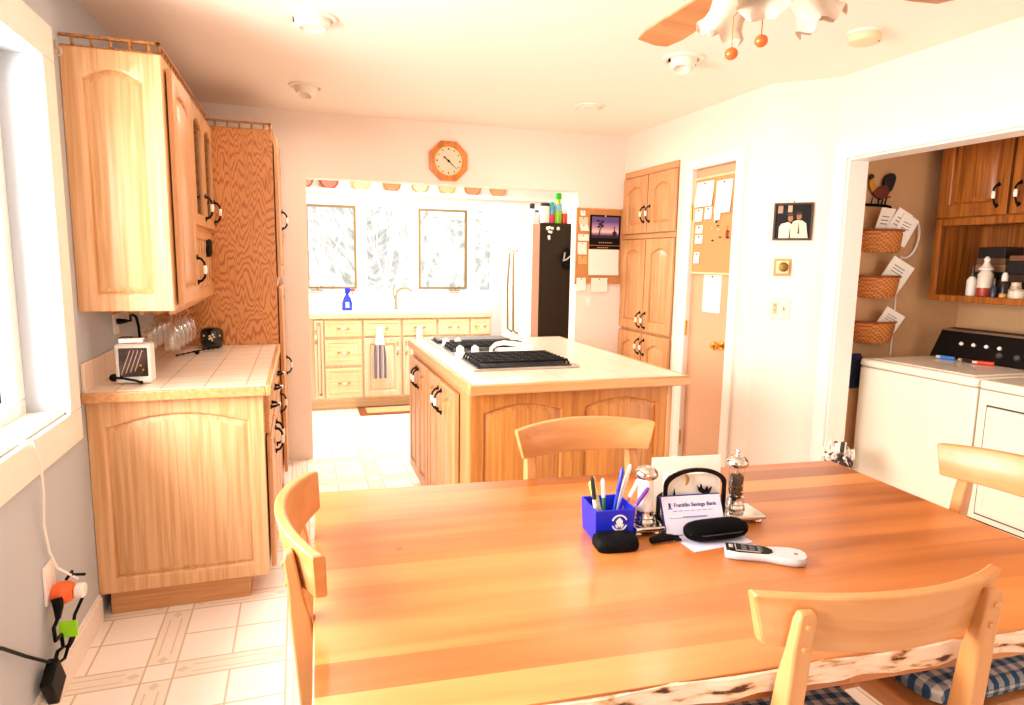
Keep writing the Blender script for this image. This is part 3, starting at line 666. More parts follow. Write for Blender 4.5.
# towels on drawer pulls
def towel(xc, z1, z0, w0, w1, label, stripes):
    t = thing('dish_towel', label, 'towel', (xc, KF-.05, z1))
    m = MB(t); loops = []; n = 24
    for i in range(15):
        s = i/14; z = z1+(z0-z1)*s; w = w0+(w1-w0)*min(1, s*1.6)
        front = [(xc-w/2+w*k/n, KF-.062+.010*math.sin(k*1.3)*min(1, s*2+.2), z) for k in range(n+1)]
        back = [(x, y+.012, zz) for x, y, zz in front[::-1]]
        loops.append(front+back)
    m.loft(loops); m.build('upper_cloth', stripes, t, smooth=60)
def towel_mat():
    m = bpy.data.materials.new('striped_towel'); m.use_nodes = True; nt = m.node_tree; b = nt.nodes['Principled BSDF']; n = N(nt)
    tc = nt.nodes.new('ShaderNodeTexCoord'); sp = nt.nodes.new('ShaderNodeSeparateXYZ'); nt.links.new(tc.outputs['Object'], sp.inputs[0])
    st = n.m('LESS_THAN', n.m('FRACT', n.m('ADD', n.m('MULTIPLY', sp.outputs[0], 22), 9.15)), .45)
    low = n.m('LESS_THAN', sp.outputs[2], -.17)
    c = n.mix(st, lin('c8bcc0'), lin('7a7078')); c = n.mix(low, lin('f4f0ec'), c)
    nt.links.new(c, b.inputs['Base Color']); b.inputs['Roughness'].default_value = .95
    return m
towel(kx(377.5), .79, .30, .05, .125, 'white towel with grey stripes hanging from a kitchen drawer pull', towel_mat())
towel(kx(418.5), .79, .42, .045, .075, 'plain white towel hanging from the middle kitchen drawer pull', mat('white_terry', 'f8f4ee', .95, bump=.4, bscale=300))
# rug at the sink
t = thing('kitchen_rug', 'small pale rug with brown border on the kitchen floor', 'rug', (.95, 6.14, 0))
MB(t).box(.49, 1.40, 5.92, 6.265, .001, .009).build('border', mat('rug_brown', '8a4a1e', .95, bump=.5, bscale=200), t, bevel=.002)
MB(t).box(.56, 1.33, 5.98, 6.20, .0092, .012).build('centre_field', mat('rug_tan', 'd9a878', .95, bump=.5, bscale=200), t)
# plates on the rail above the window
m = MB(); m.box(KX0, 2.70, KY-.10, KY-.001, 2.065, 2.085).box(KX0, 2.70, KY-.10, KY-.09, 2.085, 2.10); struct('trim_4', m, white_k, 'white plate rail above the kitchen windows', bevel=.003)
pc = [('b05a3a', 'russet and white'), ('a83f34', 'red patterned white'), ('cbb67a', 'pale green gold'), ('c8703a', 'orange rust'), ('d08a5a', 'peach white centred'), ('b59a5a', 'olive rimmed'), ('b8703c', 'tan and brown'), ('cf9058', 'pale terracotta')]
for i, (col, _) in enumerate(pc): mat('plate_rim_%d' % i, col, .25, coat=.4)
plx = (306, 329.5, 360, 390, 418.5, 446, 473, 500)
nm = ('leftmost plate, cut by the opening edge', 'second plate from left', 'third plate from left', 'fourth plate from left', 'fifth plate from left, below and left of the clock', 'sixth plate from left, just right below the clock', 'seventh plate from left', 'rightmost plate, nearest the fridge')
for i, (px, (col, desc)) in enumerate(zip(plx, pc)):
    x = .299 + (px-329.5)*.01015
    t = thing('plate', '%s %s' % (desc, nm[i].replace('plate', 'plate on the rail', 1)), 'plate', (x, KY-.035, 2.086), 0, 'decorative plates on the rail')
    ax = (0, -1, .18); o = (0, 0, .092); white_pt = mat('plate_glaze', 'efe2d0', .2, coat=.4)
    m = MB(); m.lathe([(.05, 0), (.092, .012), (.092, .016), (.078, .010), (.074, .0085), (.070, .0045)], o, 28, ax); m.build('rim', mat('plate_rim_%d' % i, col, .25, coat=.4), t)
    m = MB(); m.lathe([(.0735, .0083), (.062, .0062), (.03, .0055), (.001, .0055)], o, 28, ax); c = m.build('centre', mat('plate_field_%d' % i, ('c89a80', 'c07a6a', 'c4b890', 'b87848', 'd8b89a', 'c4ac80', 'b4865c', 'c89a70')[i], .25, coat=.3), t)
    m = MB()
    for k in range(14):
        a = 2*PI*k/14; r = .056 if k % 2 else .030; m.ball((o[0]+math.cos(a)*r, o[1]-.0075-math.sin(a)*r*.18, o[2]+math.sin(a)*r), .010, 8, (1, .25, 1))
    m.build('flower_pattern', mat('plate_rim_%d' % ((i+3) % 8), '0'), t)

# fridge
t = thing('refrigerator', 'tall refrigerator with white doors and dark brown side', 'refrigerator', (2.2, 5.6, 0))
FX0, FX1, FY0, FY1, FZ = 1.94, 2.66, 5.22, 6.06, 1.745
MB(t).box(FX0, FX1, FY0, FY1, .03, FZ).build('case', mat('fridge_side_brown', '2c1e0c', .45, spec=.25), t, bevel=.006)
for y0, y1 in ((FY0+.002, 5.635), (5.645, FY1-.002)):
    d = MB(t).box(FX0-.075, FX0-.004, y0, y1, .62, FZ-.004).build('door', white_e, t, bevel=.012)
    if y0 < 5.5: MB(t).box(FX0-.070, FX0-.006, FY0-.001, FY0+.0015, .63, FZ-.01).build('door_edge', mat('fridge_edge_tan', 'd2a68c', .4), d, smooth=0)
    hy = 5.585 if y0 < 5.5 else 5.695; dy = -.03 if y0 < 5.5 else .03
    m = MB(t); m.tube([(FX0-.076, hy, 1.52), (FX0-.118, hy, 1.49), (FX0-.125, hy+dy, 1.2), (FX0-.118, hy+dy, .80), (FX0-.076, hy+dy, .77)], .011, 10); m.build('handle', mat('bronze_steel', '8c7c60', .35, metal=.6), d)
d = MB(t).box(FX0-.075, FX0-.004, FY0+.002, FY1-.002, .06, .605).build('freezer_drawer', white_e, t, bevel=.012)
MB(t).box(FX0+.01, FX1-.01, FY0+.02, FY1-.02, 0, .03).build('base', black, t)
mag = [(2.003, 1.70, .016), (2.022, 1.706, .012), (2.045, 1.70, .013), (2.018, 1.672, .012), (2.034, 1.668, .012), (2.016, 1.63, .013), (2.018, 1.615, .011), (2.098, 1.70, .015)]
for i, (x, z, r) in enumerate(mag):
    m = MB(); m.lathe([(r, 0), (r, .004), (r*.7, .006)], (x, FY0-.0005, z), 12, (0, -1, 0))
    tag(m.build('fridge_magnet', white_pl, None), 'small pale magnet stuck on the dark fridge side', 'magnet', 'magnets on the fridge side')
t = thing('magnetic_clip', 'black and chrome clip holder stuck on the fridge side', 'clip', (2.19, FY0-.02, 1.45))
m = MB(t); m.loft([[(x, y, z) for x, z in ((2.155, 1.36), (2.20, 1.355), (2.215, 1.40), (2.21, 1.50), (2.185, 1.545), (2.15, 1.5), (2.14, 1.42))] for y in (FY0-.04, FY0+.002)]); m.build('body', black, t, bevel=.006)
m = MB(t); m.tube([(2.125, FY0-.05, 1.43), (2.16, FY0-.05, 1.44), (2.195, FY0-.05, 1.47)], .009, 8); m.tube([(2.145, FY0-.05, 1.50), (2.135, FY0-.05, 1.44)], .008, 8); m.build('clip_arm', chrome, t)
# containers on the fridge
def can(x, y, prof, col, name, label, extra=()):
    t = thing(name, label, 'container', (x, y, FZ+.001), 0, 'containers on top of the fridge')
    m = MB(); m.lathe(prof, (0, 0, 0), 20); m.build('body', mat('can_'+col, col, .3), t)
    for nm_, c2, pr in extra: m = MB(); m.lathe(pr, (0, 0, 0), 20); m.build(nm_, mat('can_'+c2, c2, .3), t)
can(1.925, 5.40, [(.024, 0), (.026, .01), (.026, .115), (.015, .125)], 'f4eee6', 'spray_can', 'slim white bottle with black cap, leftmost on the fridge', [('cap', '1a1614', [(.020, .1255), (.022, .13), (.022, .165), (.012, .17)])])
can(1.975, 5.42, [(.030, 0), (.032, .01), (.032, .085), (.02, .095)], 'efe9e0', 'small_tub', 'low white bottle with blue cap on the fridge', [('cap', '1d5ad0', [(.018, .0955), (.018, .115), (.01, .117)])])
can(2.000, 5.28, [(.036, .0), (.038, .008), (.038, .135), (.034, .14)], 'f2ece2', 'canister', 'white canister with black lid at the fridge front', [('lid', '17130f', [(.038, .1405), (.040, .145), (.040, .165), (.03, .168)])])
can(2.066, 5.30, [(.028, 0), (.029, .005), (.029, .075)], 'e2305e', 'aerosol_can', 'pink and blue aerosol can beside the tall green bottle', [('upper_band', '5aa8c4', [(.029, .0755), (.029, .14), (.018, .15)]), ('cap', '3cb8a0', [(.02, .1505), (.02, .175), (.014, .18)])])
can(2.122, 5.29, [(.031, 0), (.032, .006), (.032, .105)], '8ed020', 'green_bottle', 'tall lime green bottle with bright green cap on the fridge', [('paper_label', '86b8dc', [(.0325, .1055), (.0325, .16)]), ('neck', '9ad82a', [(.032, .1605), (.020, .175), (.020, .205)]), ('cap', '18b41c', [(.026, .2055), (.028, .21), (.028, .25), (.02, .255)])])
can(2.185, 5.30, [(.027, 0), (.028, .005), (.028, .085)], 'e03a1a', 'red_can', 'short red can with white top, rightmost on the fridge', [('cap', 'f6efe6', [(.024, .0855), (.022, .11), (.012, .12)])])
# ------------------------------------------------------------------ pantry, boards, wall things
t = thing('pantry_cabinet', 'built in oak pantry with four arched doors in cream wall', 'cabinet', (XR, 4.3, 0))
MB(t).box(XR+.002, XR+.098, 3.918, 4.672, .02, 2.107).build('carcass', oak, t)
M = fnx(XR+.002, 0, 0)
MB(t).box(XR-.012, XR+.002, 3.917, 4.673, 2.06, 2.107).build('face_rail', oak_y, t, bevel=.003); MB(t).box(XR-.012, XR+.002, 3.917, 4.673, 1.60, 1.635).build('face_rail', oak_y, t, bevel=.003)
for z, h, hz in ((1.64, .415, 1.775), (.92, .675, 1.0), (.08, .82, .78)):
    for i, y in enumerate((4.667, 4.285)):
        u0 = -y; w = .365
        door(t, M, u0, z, w, h, oak, handle=((u0+w-.03) if i == 0 else (u0+.03), hz if z > .5 else .80), rise=.04, st=.065)
# notice board on the door
t = thing('bulletin_board', 'cork notice board in thin pale frame on the narrow door', 'notice board', (XR, 3.5, 1.66))
by0, by1, bz0, bz1 = 3.325, 3.725, 1.37, 1.952; xd = XR+.0195
MB(t).box(xd-.012, xd, by0, by1, bz0, bz1).build('cork_panel', mat('cork_tan', 'd39a62', .9, bump=.3, bscale=150), t)
m = MB(t); x0, x1 = xd-.018, xd
m.box(x0, x1, by0-.012, by0, bz0-.012, bz1+.012).box(x0, x1, by1, by1+.012, bz0-.012, bz1+.012).box(x0, x1, by0, by1, bz0-.012, bz0).box(x0, x1, by0, by1, bz1, bz1+.012); m.build('frame', mat('pale_wood_frame', 'e8cfa4', .5), t, bevel=.002)
def note_x(x, y0, y1, z0, z1, label, name='note_paper', col=paper, curl=.012, group='papers on the door notice board', cat='paper', lines=0):
    """a sheet pinned at its top on a wall looking towards -X"""
    m = MB(); n = 6
    fr = [[(x-.0015-curl*(k/n)**2, y, z1+(z0-z1)*k/n) for y in (y0, y1)] + [(x-.0005-curl*(k/n)**2, y, z1+(z0-z1)*k/n) for y in (y1, y0)] for k in range(n+1)]
    m.loft(fr); m.mat(1); m.ball((x-.004, (y0+y1)/2, z1-.012), .006, 8)
    o = m.build(name, [col, mat('pin_dark', '4a3a4a', .3)], None); tag(o, label, cat, group); return o
bx = xd-.0135
note_x(bx, 3.53, 3.715, 1.78, 1.935, 'large white sheet at upper left of door notice board')
note_x(bx, 3.345, 3.50, 1.73, 1.925, 'tall white sheet at upper right of door notice board')
note_x(bx, 3.635, 3.715, 1.69, 1.772, 'small square note, left of the pair below the large sheet', curl=.004)
note_x(bx, 3.535, 3.61, 1.70, 1.776, 'small square note, right of the pair below the large sheet', curl=.004)
note_x(bx, 3.445, 3.505, 1.69, 1.80, 'narrow slip between the square notes and tall sheet', curl=.004)
note_x(bx, 3.625, 3.70, 1.615, 1.665, 'small white card in mid left of door notice board', curl=.003)
note_x(bx, 3.62, 3.70, 1.55, 1.605, 'lower small white card in mid left of door notice board', curl=.003)
note_x(bx, 3.645, 3.705, 1.425, 1.495, 'thin pad hanging at lower left of door notice board', curl=.004)
pr = random.Random(5)
for i in range(9):
    y, z = pr.uniform(3.35, 3.52), pr.uniform(1.55, 1.69); m = MB(); m.lathe([(.003, 0), (.003, .006), (.006, .008), (.006, .013)], (bx, y, z), 8, (-1, 0, 0))
    tag(m.build('push_pin', mat('pin_%d' % (i % 3), ('6a3a2a', 'e8e0d8', '3a3440')[i % 3], .3), None), 'tiny push pin in the middle of the door notice board', 'push pin', 'push pins on the door notice board')
m = MB(); m.ball((bx-.012, 3.36, 1.60), .012, 10, (.7, .8, 2.4)); m.tube([(bx-.002, 3.36, 1.65), (bx-.012, 3.36, 1.645), (bx-.012, 3.36, 1.625)], .002, 6); tag(m.build('key_fob', mat('red_brown_fob', 'a84a20', .4), None), 'red brown fob hanging at the right edge of door board', 'fob')
note_x(XR+.0198, 3.415, 3.60, 1.12, 1.355, 'plain white sheet taped to the door below the notice board', curl=.002, group='papers on the door')

# corkboard with calendar on the header wall
t = thing('corkboard', 'orange corkboard on the cream wall beside the fridge', 'notice board', (2.24, YH, 1.54))
MB(t).box(2.045, 2.425, YH-.012, YH-.001, 1.262, 1.825).build('cork_panel', cork, t)
m = MB(t); a0, a1, c0, c1 = 2.033, 2.434, 1.252, 1.835
m.box(a0, a0+.012, YH-.018, YH-.001, c0, c1).box(a1-.012, a1, YH-.018, YH-.001, c0, c1).box(a0, a1, YH-.018, YH-.001, c0, c0+.012).box(a0, a1, YH-.018, YH-.001, c1-.012, c1); m.build('frame', oak, t, bevel=.002)
def note_y(y, x0, x1, z0, z1, label, col=paper, skew=0, group='papers on the corkboard', curl=.006):
    m = MB(); n = 5
    m.loft([[(x+skew*(k/n), y-.0015-curl*(k/n)**2, z1+(z0-z1)*k/n) for x in (x0, x1)] + [(x+skew*(k/n), y-.0004-curl*(k/n)**2, z1+(z0-z1)*k/n) for x in (x1, x0)] for k in range(n+1)])
    m.mat(1); m.ball(((x0+x1)/2, y-.004, z1-.010), .005, 8)
    return tag(m.build('note_paper', [col, mat('pin_dark', '0')], None), label, 'paper', group)
yb = YH-.0125
note_y(yb, 2.065, 2.105, 1.775, 1.815, 'tiny white card at the top left corner of the corkboard')
note_y(yb, 2.055, 2.13, 1.71, 1.765, 'pale note left of the calendar picture on the corkboard', mat('cream_paper', 'e9d2b4', .8))
note_y(yb, 2.06, 2.13, 1.66, 1.712, 'tilted white note left of the calendar picture', skew=.012)
note_y(yb, 2.05, 2.14, 1.585, 1.635, 'white card left of the calendar page on the corkboard')
note_y(yb, 2.05, 2.125, 1.48, 1.575, 'square white note left of the calendar page, lower down')
note_y(yb, 2.055, 2.13, 1.405, 1.47, 'tan card near the lower left of the corkboard', mat('tan_card', 'd9a468', .8))
note_y(YH-.019, 2.046, 2.125, 1.20, 1.30, 'white sheet at the bottom left corner of the corkboard')
note_y(YH-.019, 2.17, 2.31, 1.19, 1.30, 'white sheet at the bottom middle of the corkboard')
t = thing('wall_calendar', 'wall calendar with purple dusk tree picture over blank page', 'calendar', (2.27, YH-.015, 1.78))
MB(t).box(2.148, 2.408, YH-.019, YH-.0135, 1.555, 1.785).build('picture_board', mat('calendar_black', '0a0507', .55, spec=.2), t)
def dusk():
    m = bpy.data.materials.new('dusk_print'); m.use_nodes = True; nt = m.node_tree; b = nt.nodes['Principled BSDF']; n = N(nt)
    tc = nt.nodes.new('ShaderNodeTexCoord'); sp = nt.nodes.new('ShaderNodeSeparateXYZ'); nt.links.new(tc.outputs['Object'], sp.inputs[0])
    cr = nt.nodes.new('ShaderNodeValToRGB'); e = cr.color_ramp.elements; e[0].position = .15; e[0].color = lin('4a3a60'); e[1].position = .9; e[1].color = lin('5c4a88')
    for p, c in ((.32, '8a6a90'), (.42, 'f0c8b8'), (.6, 'b890b0')): x = e.new(p); x.color = lin(c)
    nt.links.new(n.m('ADD', n.m('MULTIPLY', sp.outputs[2], 6.2), 1.18), cr.inputs[0]); nt.links.new(cr.outputs[0], b.inputs['Base Color']); b.inputs['Roughness'].default_value = .4
    return m
MB(t).box(2.163, 2.393, YH-.0205, YH-.0192, 1.61, 1.772).build('picture', dusk(), t, smooth=0)
m = MB(t); yy = YH-.0215
m.box(2.163, 2.393, yy, yy+.0006, 1.61, 1.632)
m.tube([(2.225, yy, 1.63), (2.23, yy, 1.67), (2.245, yy, 1.70)], [.006, .005, .003], 6)
for x, z, s in ((2.235, 1.715, 1), (2.25, 1.735, .9), (2.215, 1.74, .8), (2.25, 1.70, .8), (2.22, 1.695, .7), (2.36, 1.66, .5)): m.ball((x, yy, z), .02*s, 10, (1, .03, .6))
m.box(2.352, 2.36, yy, yy+.0006, 1.63, 1.70).box(2.34, 2.375, yy, yy+.0006, 1.63, 1.66)
m.build('tree_print', mat('print_dark', '2a1a30', .5), t)
MB(t).box(2.148, 2.408, YH-.019, YH-.0135, 1.523, 1.549).build('title_strip', mat('calendar_black', '0'), t)
m = MB(t)
for k in range(7): m.box(2.225+k*.017, 2.237+k*.017, YH-.0197, YH-.0191, 1.571, 1.578)
m.build('print_line', mat('print_tan', 'b09070', .6), t, smooth=0); m = MB(t)
for k in range(6): m.box(2.215+k*.016, 2.227+k*.016, YH-.0197, YH-.0191, 1.532, 1.539)
m.build('print_line', mat('print_tan', 'b09070', .6), t, smooth=0)
m = MB(t); m.loft([[(x, YH-.0165-.012*(k/6)**2, 1.522-.20*k/6) for x in (2.142, 2.402)] + [(x, YH-.0145-.012*(k/6)**2, 1.522-.20*k/6) for x in (2.402, 2.142)] for k in range(7)]); m.build('date_page', paper, t)
m = MB(t); m.ball((2.275, YH-.022, 1.778), .006, 8); m.build('hanging_pin', ceram, t)
m = MB(); m.box(2.135, 2.185, YH-.006, YH-.0005, 1.075, 1.155); m.box(2.152, 2.168, YH-.010, YH-.006, 1.10, 1.13); tag(m.build('switch_plate', white_pl, None, bevel=.001), 'pale switch plate on the wall below the corkboard', 'switch')

# clock
t = thing('wall_clock', 'octagonal oak wall clock with cream face above the opening', 'clock', (1.03, YH, 2.118))
oc = [(.148*math.cos(PI/8+k*PI/4), .148*math.sin(PI/8+k*PI/4)) for k in range(8)]
M = fny(1.03, YH-.001, 2.118)
m = MB(t, M); ring = lambda r, z, n=8: [(r*math.cos(PI/8+k*2*PI/n), r*math.sin(PI/8+k*2*PI/n), z) for k in range(n)]
def blend(r, z, s):   # 64-gon between the octagon and a circle
    out = []
    for k in range(64):
        a = 2*PI*k/64; aa = (a+PI/8) % (PI/4) - PI/8; ro = .137/math.cos(aa)
        rr = ro*s + r*(1-s); out.append((rr*math.cos(a), rr*math.sin(a), z))
    return out
m.loft([blend(0, 0, 1), blend(0, .022, 1), blend(.109, .036, .12), blend(.106, .034, 0), blend(.104, .018, 0)]); m.build('frame', wood('oak_clock', 'd8893c', 'c0702a', fine=24), t, smooth=25)
m = MB(t, M); m.lathe([(.104, .018), (.104, .020)], (0, 0, 0), 40); face = m.build('dial', mat('clock_face', 'ead6b8', .5), t)
m = MB(t, M); m.lathe([(.105, .0201), (.105, .026), (.099, .026), (.099, .0201)], (0, 0, 0), 40, cap=False); m.build('bezel', brass, t)
m = MB(t, M)
for k in range(12):
    a = 2*PI*k/12; r0, r1 = .076, .090; c_, s_ = math.cos(a), math.sin(a); w = .0035 if k % 3 else .006
    m.add([(c_*r0-s_*w, s_*r0+c_*w, .0206), (c_*r0+s_*w, s_*r0-c_*w, .0206), (c_*r1+s_*w, s_*r1-c_*w, .0206), (c_*r1-s_*w, s_*r1+c_*w, .0206)], [(0, 1, 2, 3)])
m.build('hour_mark', mat('numeral_brown', '8a6a40', .6), face, smooth=0)
def hand(name, x0, y0, x1, y1, w, z):
    m = MB(t, M); d = Vector((x1-x0, y1-y0, 0)); p = Vector((-d.y, d.x, 0)).normalized()*w
    m.loft([[Vector((x0, y0, z))+p, Vector((x0, y0, z))-p, Vector((x1, y1, z))-p*.35, Vector((x1, y1, z))+p*.35], [Vector((x0, y0, z+.001))+p, Vector((x0, y0, z+.001))-p, Vector((x1, y1, z+.001))-p*.35, Vector((x1, y1, z+.001))+p*.35]]); m.build(name, blackm, t)
hand('minute_hand', 0, 0, .062, -.055, .003, .024); hand('hour_hand', 0, 0, -.030, .024, .004, .026)
m = MB(t, M); m.lathe([(.008, .0205), (.008, .029), (.003, .03)], (0, 0, 0), 12); m.build('hand_cap', blackm, t)
m = MB(t, M); m.ball((-.030, .024, .027), .007, 8); m.build('hand_tip', blackm, t)

# things on the angled wall
s2 = math.sqrt(.5)
def fdiag(d, z): return FR((XR+d*s2-.001*s2, 3.06-d*s2-.001*s2, z), (s2, -s2, 0), (0, 0, 1), (-s2, -s2, 0))
def box3(t, M, u0, u1, v0, v1, d0, d1, name, m_, bevel=0): return MB(t, M).box(u0, u1, v0, v1, d0, d1).build(name, m_, t, bevel=bevel)
t = thing('picture_frame', 'small dark framed photo of two people in white jackets', 'picture', (2.55, 2.93, 1.66))
M = fdiag(.062, 1.556); pw, ph = .197, .20
m = MB(t, M); b = .011
m.box(0, b, 0, ph, 0, .016).box(pw-b, pw, 0, ph, 0, .016).box(b, pw-b, 0, b, 0, .016).box(b, pw-b, ph-b, ph, 0, .016); m.build('frame', mat('dark_bronze_frame', '4a3624', .35, metal=.4), t, bevel=.002)
ph_m = box3(t, M, b, pw-b, b, ph-b, .002, .006, 'photograph', mat('photo_dark', '0c0605', .4, spec=.2), 0)
def blob(pts, col, name, d):
    m = MB(t, M); m.prism(pts, d, d+.0004); m.build(name, mat('photo_'+col, col, .3), ph_m, smooth=0)
def ell(cx_, cy_, rx, ry, n=16): return [(cx_+rx*math.cos(2*PI*k/n), cy_+ry*math.sin(2*PI*k/n)) for k in range(n)]
blob([(.02, .145), (.045, .145), (.045, .185), (.02, .185)], 'b08868', 'window_print', .0062); blob([(.07, .15), (.092, .15), (.092, .186), (.07, .186)], 'c0a080', 'window_print', .0062)
blob([(.03, .012), (.03, .07), (.04, .088), (.075, .098), (.095, .085), (.105, .05), (.105, .012)], 'e8d8c4', 'jacket_print', .0064)
blob([(.095, .012), (.088, .06), (.098, .1), (.12, .108), (.145, .105), (.165, .09), (.172, .04), (.178, .012)], 'dccab4', 'jacket_print', .0066)
blob(ell(.085, .118, .013, .019), 'a8683c', 'face_print', .0068); blob(ell(.128, .127, .013, .018), 'a06038', 'face_print', .0070)
blob(ell(.083, .137, .016, .009), '3a1e10', 'hair_print', .0072); blob(ell(.128, .143, .015, .008), '1c0e08', 'hair_print', .0074)
blob([(.082, .012), (.086, .08), (.09, .012)], '3a2418', 'tie_print', .0076); blob([(.125, .035), (.128, .1), (.134, .035)], '4a2a1a', 'tie_print', .0078)
m = MB(t, M); m.tube([(pw/2, ph-.002, .008), (pw/2, ph+.010, .006), (pw/2, ph+.010, 0)], .002, 6); m.build('hanger', blackm, t)
t = thing('thermostat', 'small brass thermostat on a wooden plate below the photo', 'thermostat', (2.53, 2.94, 1.41))
M = fdiag(.080, 1.362)
box3(t, M, 0, .088, 0, .095, 0, .008, 'backplate', mat('thermostat_plate', 'cf9a58', .4), .003)
box3(t, M, .014, .078, .014, .082, .008, .028, 'cover', mat('thermostat_cream', 'e8cfa2', .4), .004)
m = MB(t, M); m.lathe([(.026, .028), (.026, .034), (.018, .036), (.017, .040), (.002, .041)], (.052, .050, 0), 20); m.build('dial', mat('antique_brass', '7a5c22', .35, metal=.7), t)
t = thing('light_switch', 'double cream switch and outlet plate below the thermostat', 'switch', (2.53, 2.94, 1.17))
M = fdiag(.072, 1.125)
box3(t, M, 0, .105, 0, .115, 0, .006, 'plate', mat('switch_plate_cream', 'efdfc6', .4), .002)
box3(t, M, .018, .040, .028, .088, .006, .009, 'outlet_face', mat('switch_tan', 'cdb27c', .4), .002)
box3(t, M, .070, .078, .048, .068, .006, .016, 'toggle', mat('switch_toggle', 'b89a68', .4), .001)
m = MB(t, M)
for v in (.045, .071): m.box(.024, .026, v, v+.009, .009, .0094).box(.031, .033, v, v+.009, .009, .0094)
m.build('slot', black, t, smooth=0)

# ------------------------------------------------------------------ ceiling things
trimw = mat('fixture_white', 'efe3d4', .4)
for (x, y, kind, lb) in ((.078, 2.91, 0, 'round recessed ceiling light nearest the window wall'), (.066, 4.03, 1, 'tilted eyeball ceiling spot before the kitchen opening'), (1.75, 3.88, 2, 'shallow ceiling light near the pantry'), (1.755, 2.84, 3, 'eyeball ceiling spot behind the fan chain balls')):
    t = thing('ceiling_light', lb, 'ceiling light', (x, y, CZ), 0, 'recessed ceiling lights')
    m = MB(); m.lathe([(.098, -.0005), (.096, -.008), (.078, -.012), (.074, -.004)], (0, 0, 0), 32); m.build('trim_ring', trimw, t)
    m = MB()
    if kind in (0, 2): m.lathe([(.074, -.005), (.070, -.03 if kind == 0 else -.014), (.050, -.045 if kind == 0 else -.02), (.046, -.038 if kind == 0 else -.018), (.01, -.036 if kind == 0 else -.017)], (0, 0, 0), 28)
    else: m.lathe([(.066, -.002), (.066, -.016), (.056, -.042), (.040, -.060), (.034, -.056), (.028, -.03)], (0, 0, 0), 28, (.22, .25, 1))
    m.build('eyeball' if kind in (1, 3) else 'baffle', trimw, t)
    if kind in (0, 3):
        m = MB(); m.box(-.076, -.068, -.004, .004, -.026, -.01).box(.064, .072, -.004, .004, -.026, -.01); m.build('spring_clip', blackm, t)
t = thing('smoke_detector', 'round cream smoke detector on the ceiling right of fan', 'smoke detector', (2.26, 2.27, CZ))
m = MB(); m.lathe([(.068, -.0005), (.068, -.010), (.062, -.014)], (0, 0, 0), 32); m.build('base', trimw, t)
m = MB(); m.lathe([(.064, -.014), (.066, -.022), (.062, -.040), (.050, -.046), (.002, -.047)], (0, 0, 0), 32); m.build('cover', mat('smoke_cream', 'e6cfa8', .5), t)
m = MB(); m.ball((.03, -.045, -.044), .004, 8); m.build('test_light', mat('red_led', 'c03020', .3), t)
m = MB(); m.tube([(XL+.021, 2.655, 2.105), (XL+.04, 2.655, 2.10), (XL+.042, 2.655, 2.085), (XL+.03, 2.655, 2.08)], .004, 6); m.box(XL+.0205, XL+.024, 2.645, 2.665, 2.085, 2.125); tag(m.build('curtain_hook', steel, None), 'small metal hook on the window casing top corner', 'hook')

# ceiling fan
FC = (1.135, 1.455, 0)
t = thing('ceiling_fan', 'ceiling fan with light wood blades and frosted tulip shades', 'ceiling fan', FC)
fwht = mat('fan_cream', 'efe0cc', .35)
m = MB(); m.lathe([(.07, CZ-.0005), (.07, CZ-.03), (.02, CZ-.05), (.016, CZ-.08), (.10, CZ-.10), (.12, CZ-.14), (.12, CZ-.20), (.08, CZ-.225), (.06, CZ-.26), (.055, CZ-.30), (.02, CZ-.315)], (0, 0, 0), 32); m.build('motor_housing', fwht, t)
fan_w = wood('fan_blade_wood', 'c88a58', 'b47442', axis='X', fine=18)
for k in range(4):
    a = math.radians(-1.5+90*k); R = Matrix.Rotation(a, 4, 'Z'); zb = CZ-.232
    m = MB(None, R); P = [(.16, -.05), (.52, -.068), (.60, -.055), (.615, -.02), (.60, .055), (.52, .068), (.16, .05)]
    m.loft([[(x, y, zb+.10*y) for x, y in P], [(x, y, zb+.006+.10*y) for x, y in P]]); bl_ = m.build('blade', fan_w, t, bevel=.001)
    m = MB(None, R); m.loft([[(x, y*s, zb+.008+.1*y*s) for y in (-1, 1)] + [(x, y*s, zb+.013+.1*y*s) for y in (1, -1)] for x, s in ((.09, .02), (.15, .018), (.20, .035), (.25, .03))]); m.build('blade_arm', brass, bl_)
def tulip(R):
    m = MB(None, R); n = 36; L = []
    for i, (r, z) in enumerate(((.022, 0), (.034, -.012), (.046, -.03), (.050, -.055), (.047, -.08), (.052, -.105), (.064, -.125))):
        sc = (i/6)**2*.10
        L.append([(r*(1+sc*math.cos(6*2*PI*k/n))*math.cos(2*PI*k/n), r*(1+sc*math.cos(6*2*PI*k/n))*math.sin(2*PI*k/n), z + (.012*math.cos(6*2*PI*k/n)*(i/6)**3)) for k in range(n)])
    L2 = [[(x*.94, y*.94, z+.001) for x, y, z in l] for l in L[::-1]]
    m.loft(L+L2, False, False); return m
frost = mat('frosted_shade', 'd4c0aa', .5)
for k in range(3):
    a = math.radians(108-120*k); R = Matrix.Rotation(a, 4, 'Z') @ Matrix.Translation((.085, 0, CZ-.245)) @ Matrix.Rotation(-.5, 4, 'Y')
    sh = tulip(R).build('shade', frost, t)
    m = MB(None, Matrix.Rotation(a, 4, 'Z')); m.tube([(.03, 0, CZ-.25), (.06, 0, CZ-.235), (.083, 0, CZ-.24), (.088, 0, CZ-.25)], .010, 8); m.build('shade_arm', fwht, t)
ballw = mat('pull_ball_wood', 'd0661a', .35, coat=.3)
